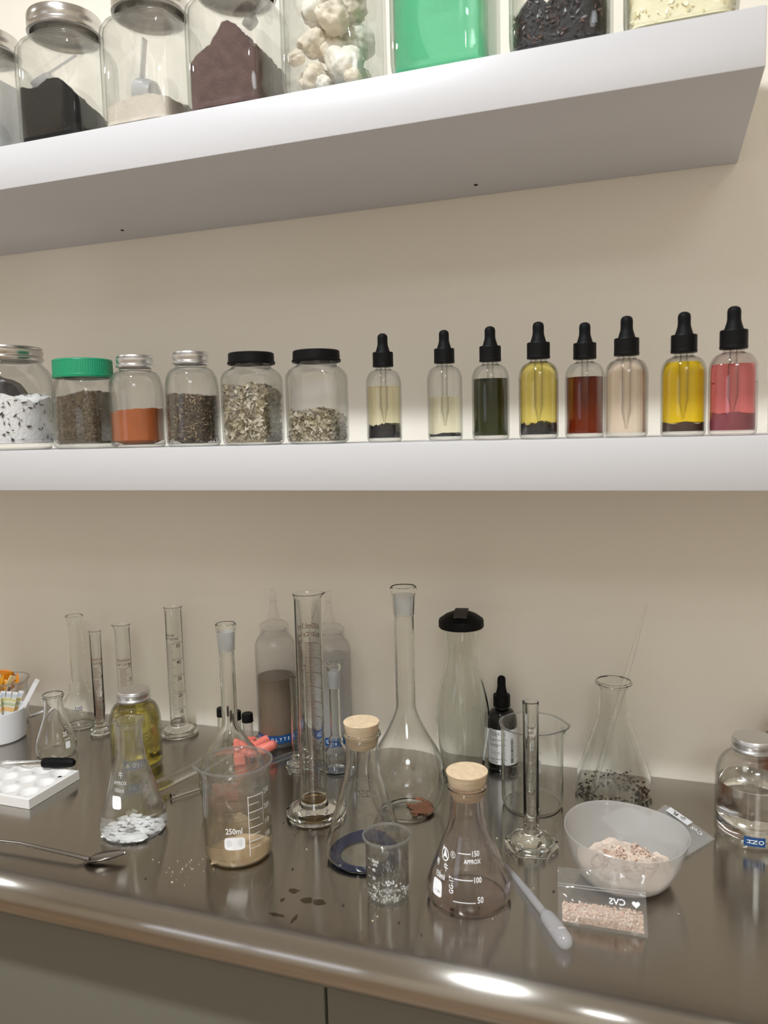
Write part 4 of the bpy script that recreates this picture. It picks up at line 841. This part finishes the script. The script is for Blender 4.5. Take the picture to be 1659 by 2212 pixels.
sl(-0.37, 0.16, 0.0165); w.text('50', 0.275*R3(.0183), 0.0185, 0.0074); sl(-0.40, 0.12, 0.0345); w.text('100', 0.25*R3(.0345), 0.0345, 0.0066); sl(-0.38, 0.10, 0.0555); w.text('150', 0.27*R3(.0555), 0.0555, 0.0064)
w.text('APPROX', 0.14*R3(.050), 0.0492, 0.0050); w.text('150ml', -0.90*R3(.0325), 0.0325, 0.0068); w.patch(-0.875*R3(.022), 0.0218, 0.0125, 0.0135); w.text('GG-17', -0.475*R3(.031), 0.029, 0.0060, rot=PI/2)
lz = 0.0505; lx = -0.92*R3(lz); w.ring(lx, lz, 0.0052, 0.0009); w.tri([(lx-0.003, lz-0.0035), (lx, lz+0.005), (lx+0.0034, lz-0.003), (lx, lz-0.0014)]); w.tri([(lx-0.0045, lz+0.003), (lx-0.0028, lz+0.0065), (lx-0.0018, lz+0.0030)])
w.ring(-0.575*R3(.053), 0.0530, 0.0026, 0.0004); w.text('R', -0.575*R3(.053), 0.0530, 0.0036); w.text('蜀', -1.15*R3(.041), 0.0405, 0.006); w.text('牛', -0.74*R3(.0405), 0.0405, 0.0068)
w.mb.build('printed_scale', WPRINT, t)
w = Wrap(P, facing(x, y)+PI)
for i, (v, z) in enumerate((('40', .052), ('30', .046), ('20', .040))): w.text(v, 0.0, z, 0.0058); w.rect(0.004, 0.014, z-0.0003, z+0.0003)
w.mb.build('far_side_print', DPRINT, t)
mb = MB(); rock(mb, (0, 0, 0), 0.0022, 2, 1, 0.4, (1, 1, 0.6)); mb.build('dark_speck', M('dark_speck', (0.03, 0.012, 0.012), 0.7), t, loc=(-0.008, -0.031, 0.0025))
# smallest beaker
x, y = -0.246, -0.346
t, P, IP = beaker('smallest beaker, marked 50ml, with loose white crystals in the bottom', x, y, 0.0208, 0.061, 0.0232, facing(x, y)+2.2, 0.0, t_=0.0011)
w = Wrap(P, facing(x, y)); q = 0.0208
for v, z in (('50ml', .0440), ('40', .0350), ('30', .0268), ('20', .0180), ('10', .0095)):
    w.text(v, -0.68*q if v != '50ml' else -0.60*q, z, 0.0046); w.rect(-1.08*q, -0.88*q, z-0.0002, z+0.0002)
w.text('±5%', -0.6*q, 0.0405, 0.0036); w.mb.build('printed_scale', WPRINT, t)
mb = MB(); rng = random.Random(3)
for i in range(120):
    a = rng.uniform(0, 2*PI); s = 0.0185*rng.uniform(0.25, 1)**0.6; rock(mb, (s*cos(a), s*sin(a), 0.0026+0.0016*rng.random()), rng.uniform(0.0004, 0.0011), i, 1, 0.5)
o = mb.build('salt_crystals', M('crystal_white', (0.9, 0.9, 0.9), 0.4), t, smooth=False); o['kind'] = 'stuff'
# carafe
t = thing('carafe', 'green-tinted glass carafe with a domed black lid standing against the wall', 'carafe', (-0.238, -0.068, ZC))
CP = smoothp([(0.022, 0.0), (0.025, 0.003), (0.0265, 0.012), (0.0300, 0.035), (0.0345, 0.065), (0.0345, 0.090), (0.0290, 0.120), (0.0215, 0.148), (0.0192, 0.165), (0.0205, 0.185), (0.0235, 0.202), (0.0240, 0.206)], 6)
mb = MB(); lathe(mb, shell([(0, 0)]+CP, 0.0022, 0.004), 56); mb.build('glass_body', GREENG, t)
LIDP = [(0.0225, 0.1985), (0.0278, 0.1985), (0.0288, 0.2000), (0.0288, 0.2070), (0.0278, 0.2095), (0.0200, 0.2150), (0.0110, 0.2188), (0.0050, 0.2202), (0, 0.2205)]
mb = MB(); lathe(mb, LIDP, 48); mb.build('lid', BLACKP, t, ang=0.5)
mb = MB(); fa = facing(-0.238, -0.068)
for i in range(9):
    u = -0.006+0.026*i/8; r0 = abs(u); z = 0.2205-(r0/0.0278)**1.7*0.011+0.0022
    d = Vector((cos(fa-0.12), sin(fa-0.12), 0)); rt = Vector((-sin(fa-0.12), cos(fa-0.12), 0))
    for s_ in (-1, 1):
        p = d*u+rt*(s_*0.0082+0.001); mb.v.append((p.x, p.y, z)); mb.v.append((p.x, p.y, z-0.002))
for i in range(8):
    q = i*4; mb.f += [(q, q+4, q+6, q+2), (q+1, q+3, q+7, q+5), (q, q+1, q+5, q+4), (q+2, q+6, q+7, q+3)]; mb.m += [0]*4
mb.f += [(0, 2, 3, 1), (32, 33, 35, 34)]; mb.m += [0, 0]
mb.build('flip_strap', M('strap_rubber', (0.045, 0.038, 0.034), 0.6), t)
# black dropper bottle
x, y = -0.195, -0.026
t = thing('dropper_bottle', 'opaque black dropper bottle with a white printed label between the carafe and the open beaker', 'bottle', (x, y, ZC))
k = 0.0190/BR; P = [(0, 0)]+[(p[0]*k, p[1]*0.98) for p in BP]
mb = MB(); lathe(mb, P+[(0, 0.094)], 44); mb.build('glass_body', BLACKGLASS, t)
dropper_head(t, 0.0845, 0.94, 0, 0.0255)
th = facing(x, y); w = Wrap([(0.0190, 0.0), (0.0190, 0.07)], th, 0.0002); w.rect(-0.0190*1.25, 0.0190*2.4, 0.011, 0.058); w.mb.build('label', PAPER, t)
w = Wrap([(0.0190, 0.0), (0.0190, 0.07)], th, 0.0004); rng = random.Random(2)
for j, z in enumerate((0.0555, 0.0535, 0.0515, 0.0495, 0.046, 0.0440, 0.042, 0.0375, 0.0355, 0.018, 0.0162, 0.0135)):
    xx = -0.018
    while xx < 0.0:
        L = rng.uniform(0.001, 0.004); w.rect(xx, min(xx+L, 0.0005), z, z+0.0007, n=1); xx += L+0.0008
        if rng.random() < 0.18: break
for c in (-0.015, -0.010, -0.005): w.ring(c, 0.0265, 0.0019, 0.0003)
z = 0.014
while z < 0.046: q = rng.choice((0.0003, 0.0006, 0.001)); w.rect(0.0085, 0.0135, z, z+q, n=1); z += q+rng.choice((0.0004, 0.0008))
w.mb.build('label_text', KPRINT, t)
# 400 ml beaker
x, y = -0.141, -0.118; f4 = facing(x, y)
t, P, IP = beaker('large empty wide beaker in front of the black dropper bottle', x, y, 0.0366, 0.100, 0.0386, f4+1.35, 0.0065, glass=CLEAR)
w = Wrap(P, f4+PI+0.10)
w.patch(-0.0085, 0.0315, 0.0125, 0.0175); w.text('N 1', -0.010, 0.048, 0.008)
w.rect(-0.0065, -0.0058, 0.056, 0.074)
for z in (.020, .0325, .045, .0575): w.text('0', 0.012, z, 0.006); w.rect(0.014, 0.024, z-0.0003, z+0.0003)
w.mb.build('printed_scale', DPRINT, t)
# hex-foot cylinder
x, y = -0.127, -0.217
t, P = cylinder('slim graduated cylinder on a six-sided glass foot beside the corked 150ml flask', x, y, 0.0083, 0.161, 0.0270, 0.020, sides=6, rr=0.0087)
w = Wrap(P, facing(x, y)+PI+0.25)
for k in range(9):
    z = 0.106-0.0098*k; w.rect(-0.012, 0.007, z-0.0002, z+0.0002)
    for j in range(1, 5): w.rect(-0.0005, 0.0065, z-0.00196*j-0.00017, z-0.00196*j+0.00017)
w.mb.build('printed_scale', KPRINT, t)
w = Wrap(P, facing(x, y)+PI); w.text('10ml', 0.0, 0.1225, 0.0058); w.text('Ex20°C', 0.0, 0.117, 0.0050); w.text('±0.1', 0.0, 0.128, 0.0045); w.mb.build('capacity_print', BRPRINT, t)
# transfer pipette
t = thing('transfer_pipette', 'milky plastic transfer pipette lying on the steel beside the 150ml flask', 'pipette', (-0.109, -0.328, ZC+0.0075))
d = Vector((0.040, -0.063, 0)).normalized(); p0 = Vector((-0.135, -0.281, 0))-Vector((-0.109, -0.328, 0))
pt = lambda s, z: (p0+d*s+Vector((0, 0, z)))[:]
mb = MB(); tube(mb, [pt(-0.025, -0.006), pt(0.0, -0.005), pt(0.03, -0.003), pt(0.072, -0.0005)], [0.0012, 0.0030, 0.0036, 0.0038], 16); mb.build('stem', PIPM, t)
mb = MB(); tube(mb, [pt(0.072, -0.0005), pt(0.077, -0.0002), pt(0.082, 0), pt(0.110, 0), pt(0.116, 0), pt(0.1195, 0), pt(0.121, 0)], [0.0038, 0.0058, 0.0072, 0.0074, 0.0068, 0.0045, 0.0015], 22); mb.build('bulb', PIPM, t)
# tall flask with leaning pipette
x, y = -0.051, -0.060
t, P, IP = erlenmeyer('conical_flask', 'largest open conical flask by the wall with brown residue and a leaning glass pipette', x, y, 0.0462, 0.141, 0.0178, 0.0218, 0.098, glass=CLEAR, t_=0.0022)
mb = MB(); rng = random.Random(9)
for i in range(170):
    a = rng.uniform(0, 2*PI); s = rng.uniform(0.028, 0.043); zz = 0.0025+0.010*max(0, sin(a))*rng.random()+0.004*rng.random(); s = min(s, rat(IP, zz)-0.001); rock(mb, (s*cos(a), s*sin(a), zz), rng.uniform(0.0007, 0.0018), i, 1, 0.5, (1.2, 1.2, 0.8))
o = mb.build('brown_residue', M('brown_residue_crumbs', lin((62, 42, 34)), 0.8, var=0.4), t); o['kind'] = 'stuff'
t = thing('glass_pipette', 'long glass pipette standing in the largest conical flask, tip up against its rim', 'pipette', (-0.075, -0.088, ZC+0.004))
mb = MB(); A = Vector((0, 0, 0)); B = Vector((0.0615, 0.0404, 0.231)); tube(mb, [A, A.lerp(B, 0.03), A.lerp(B, 0.55), A.lerp(B, 0.72), A.lerp(B, 1.0)], [0.0030, 0.0034, 0.0034, 0.0030, 0.0009], 16); mb.build('glass_tube', GLASS, t)
# bowl of powder
x, y = -0.031, -0.249
t = thing('plastic_bowl', 'cloudy plastic bowl with a wavy rim holding pinkish peach powder', 'bowl', (x, y, ZC)); t.rotation_euler = (0.0, 0.035, 0.0)
def wav(X, Y, Z, th):
    k = max(0, (Z-0.02)/0.035); return X*(1+0.022*k*sin(3*th+0.6)), Y*(1+0.022*k*sin(2*th)), Z+0.0016*k*sin(3*th+1.0)
BW = smoothp([(0.030, 0.0), (0.038, 0.0018), (0.0445, 0.007), (0.0510, 0.019), (0.0560, 0.034), (0.0600, 0.050)], 6)
mb = MB(); lathe(mb, shell([(0, 0.0)]+BW, 0.0012, 0.0018), 64, fn=wav); mb.build('bowl_shell', BOWLM, t)
PEACH = M('peach_powder', lin((216, 198, 182)), 0.95, bump=0.7, bscale=220, var=0.14, vscale=70)
PFL = flakes('peach_crumbs', [(232, 206, 184), (222, 186, 164), (238, 220, 200), (212, 182, 164), (190, 160, 144), (214, 186, 168)])
IPb = [(p[0]-0.0016, p[1]) for p in BW if p[1] > 0.0016]
hb = lambda a, b: 0.011+0.018*math.exp(-(((a-0.010)/0.024)**2+((b-0.004)/0.020)**2))+0.003*sin(a*120)*sin(b*130)
mb = MB(); fill(mb, IPb, 0.0025, hb, 52, 14, 2, rough=0.005, fz=140); flake_skin(mb, IPb, 0.0025, hb, 700, 0.0042, seed=41, tilt=0.8, aspect=0.7, top=0.97)
o = mb.build('powder', [PEACH, PFL], t, ang=0.9); o['kind'] = 'stuff'
# zip bags
def bag(label, corners, z, film, puff, seed, nx=22, ny=18, zipv=0.72):
    cx = sum(c[0] for c in corners)/4; cyb = sum(c[1] for c in corners)/4
    t = thing('zip_bag', label, 'bag', (cx, cyb, ZC+z), 0, 'small clear zip bags')
    cn = [Vector((c[0]-cx, c[1]-cyb, c[2] if len(c) > 2 else 0)) for c in corners]   # bottom-left, bottom-right, top-right, top-left
    nrm = (cn[1]-cn[0]).cross(cn[3]-cn[0]).normalized()
    if nrm.z < 0: nrm = -nrm
    def P2(u, v, off=0.0):
        return cn[0]*(1-u)*(1-v)+cn[1]*u*(1-v)+cn[2]*u*v+cn[3]*(1-u)*v+nrm*off
    def h(u, v, s):
        e = min(1, 5*min(u, 1-u))*min(1, 5*min(v, max(0, zipv-v)+0.0)) if v < zipv else 0
        wv = 0.0013*noise.noise(Vector((u*5+seed, v*4, s*3)))+0.0006*noise.noise(Vector((u*14+seed, v*12, s)))
        return 0.0008+puff*e+abs(wv)*1.8 if s > 0 else 0.0002
    for s, nm in ((1, 'upper_film'), (-1, 'lower_film')):
        mb = MB()
        for j in range(ny+1):
            for i in range(nx+1): u, v = i/nx, j/ny; mb.v.append(P2(u, v, h(u, v, s))[:])
        for j in range(ny):
            for i in range(nx): q = j*(nx+1)+i; mb.f.append((q, q+1, q+nx+2, q+nx+1)); mb.m.append(0)
        mb.build(nm, film, t)
    for v in (zipv, zipv+0.045):
        mb = MB(); tube(mb, [P2(u/10, v, h(u/10, v, 1)+0.0003) for u in range(11)], 0.0005, 6); mb.build('zip_ridge', FILM2, t)
    return t, P2, h
corn = [(-0.0835, -0.3435, 0), (-0.0060, -0.3415, 0), (-0.0096, -0.3180, 0.0440), (-0.0868, -0.3185, 0.0395)]
t, P2, hh = bag('clear zip bag of peach powder leaning on the front of the bowl', corn, 0.0004, FILM, 0.0085, 2, zipv=0.66)
mb = MB(); n1, n2 = 26, 14
for j in range(n2+1):
    for i in range(n1+1):
        u, v = 0.05+0.91*i/n1, 0.05+0.36*j/n2*(1-0.25*abs(i/n1-0.45)); e = min(1, 4*min(i/n1, 1-i/n1))*min(1, 3*min(j/n2, 1-j/n2))
        mb.v.append(P2(u, v, 0.0006+0.0062*e*(1+0.35*noise.noise(Vector((u*9, v*9, 1)))))[:])
for j in range(n2):
    for i in range(n1): q = j*(n1+1)+i; mb.f.append((q, q+1, q+n1+2, q+n1+1)); mb.m.append(0)
rng = random.Random(4)
for i in range(700):
    u, v = rng.uniform(0.06, 0.95), 0.06+0.36*rng.random(); L = rng.uniform(0.0006, 0.0016); zz = 0.0066*min(1, 4*min(u, 1-u))*min(1, 6*min(v-0.03, max(0.44-v, 0)))+0.0008; q = rng.uniform(0, 6); U1, V1 = L*cos(q)/0.078, L*sin(q)/0.05
    mb.add([P2(u-U1, v-V1, zz), P2(u+V1*0.5, v-U1*0.5, zz+0.0008), P2(u+U1, v+V1, zz), P2(u-V1*0.5, v+U1*0.5, zz+0.0008)], [(0, 1, 2, 3)], 1)
o = mb.build('powder', [PEACH, PFL], t, ang=0.9); o['kind'] = 'stuff'
def bag_text(t, P2, hh, txt, u0, v0, su, sv, mat, name, flip=True, rot=0, off=0.0006):
    v_, f_ = glyphs(txt); mb = MB(); pts = []
    for a, b in v_:
        a2, b2 = (a*cos(rot)-b*sin(rot), a*sin(rot)+b*cos(rot)); u = u0+(-1 if flip else 1)*a2*su; v = v0+b2*sv; pts.append(P2(u, v, hh(u, v, 1)+off))
    mb.add(pts, f_); mb.build(name, mat, t)
bag_text(t, P2, hh, 'CVS', 0.68, 0.50, 0.105, 0.15, WPRINT, 'printed_name')
mb = MB(); hp = []
for i in range(24):
    a = 2*PI*i/24; hx = 16*sin(a)**3/16; hy = (13*cos(a)-5*cos(2*a)-2*cos(3*a)-cos(4*a))/16; u, v = 0.885+hx*0.045, 0.50+hy*0.065; hp.append(P2(u, v, hh(u, v, 1)+0.0006))
u, v = 0.885, 0.50; hp.append(P2(u, v, hh(u, v, 1)+0.0006)); mb.add(hp, [(i, (i+1) % 24, 24) for i in range(24)]); mb.build('printed_heart', WPRINT, t)
t, P2, hh = bag('dusty zip bag with a white label strip, half hidden behind the bowl', [(0.060, -0.146), (0.0265, -0.197), (-0.020, -0.135), (0.010, -0.080)], 0.0008, FILM2, 0.003, 5, zipv=0.72)
mb = MB(); pts = [(0.06, 0.40), (0.24, 0.40), (0.24, 0.86), (0.06, 0.86)]; mb.add([P2(u, v, 0.0046) for u, v in pts], [(0, 1, 2, 3)]); mb.build('label_strip', PAPER, t)
bag_text(t, P2, hh, 'D  PL', 0.15, 0.63, 0.14, 0.11, KPRINT, 'label_text', flip=True, rot=PI/2, off=0.0035)
bag_text(t, P2, hh, 'CVS', 0.20, 0.24, 0.16, 0.12, WPRINT, 'printed_name', flip=True, rot=PI/2)
t, P2, hh = bag('second dusty zip bag lying flat under the first, behind the bowl', [(0.034, -0.165), (0.002, -0.215), (-0.062, -0.135), (-0.032, -0.088)], 0.0001, FILM2, 0.0004, 8, zipv=0.75)
# bottles at the far right
WATER = glassy('clear_liquid', (0.98, 0.985, 0.98), 1.33)
t, IP = dome_bottle('liquid_bottle', 'silver-capped bottle of clear liquid with a small blue label near its base', 0.097, -0.127, ZC, 0.0372, 0.1125, 0.0190, 0.0212, glass=thin('right_bottle_glass', f0=0.07))
mb = MB(); fill(mb, IP, 0.0036, lambda a, b: 0.064, 48, 4, 2, gap=0.0004, lev=8); mb.build('liquid', WATER, t)
Q = [(0.0372, 0), (0.0372, 0.1)]; w = Wrap(Q, facing(0.097, -0.127)+0.10, 0.0004); w.rect(-0.0105, 0.0105, 0.0075, 0.0175); w.mb.build('label_tape', BLUETAPE, t)
w = Wrap(Q, facing(0.097, -0.127)+0.10, 0.0006); w.text('H', -0.0045, 0.0125, 0.0075, rot=PI/2); w.text('N', 0.0005, 0.0125, 0.0075, rot=PI/2); w.text('O', 0.0068, 0.0125, 0.0075, rot=PI/2); w.mb.build('label_text', WPRINT, t)
t, IP = dome_bottle('liquid_bottle', 'silver-capped bottle of amber liquid half hidden behind the clear one', 0.147, -0.046, ZC, 0.0360, 0.1085, 0.0190, 0.0212)
mb = MB(); fill(mb, IP, 0.0036, lambda a, b: 0.062, 48, 4, 2, gap=0.0004, lev=8); mb.build('liquid', thin('amber_liquid', tint=(0.78, 0.50, 0.24), edge=(0.55, 0.28, 0.08), ep=1.5, haze=0.25, hazecol=lin((196, 120, 48))), t)
# crumbs on the steel
mb = MB(); rng = random.Random(21)
for i in range(70):
    x, y = rng.uniform(-0.62, 0.06), rng.uniform(-0.40, -0.18); rock(mb, (x, y, 0.0004), rng.uniform(0.0003, 0.0011), i, 1, 0.6, (1.4, 1, 0.5), mi=0 if rng.random() < 0.6 else 1)
for i in range(26): rock(mb, (-0.46+rng.gauss(0, 0.015), -0.365+rng.gauss(0, 0.012), 0.0004), rng.uniform(0.0003, 0.0007), i, 1, 0.6, mi=1)
o = mb.build('spilled_crumbs', [M('dark_crumb', (0.04, 0.035, 0.03), 0.8), M('pale_crumb', (0.7, 0.6, 0.42), 0.7)], smooth=False, loc=(0, 0, ZC)); tag(o, 'scattered dark and pale crumbs on the steel countertop', 'crumbs', kind='stuff')
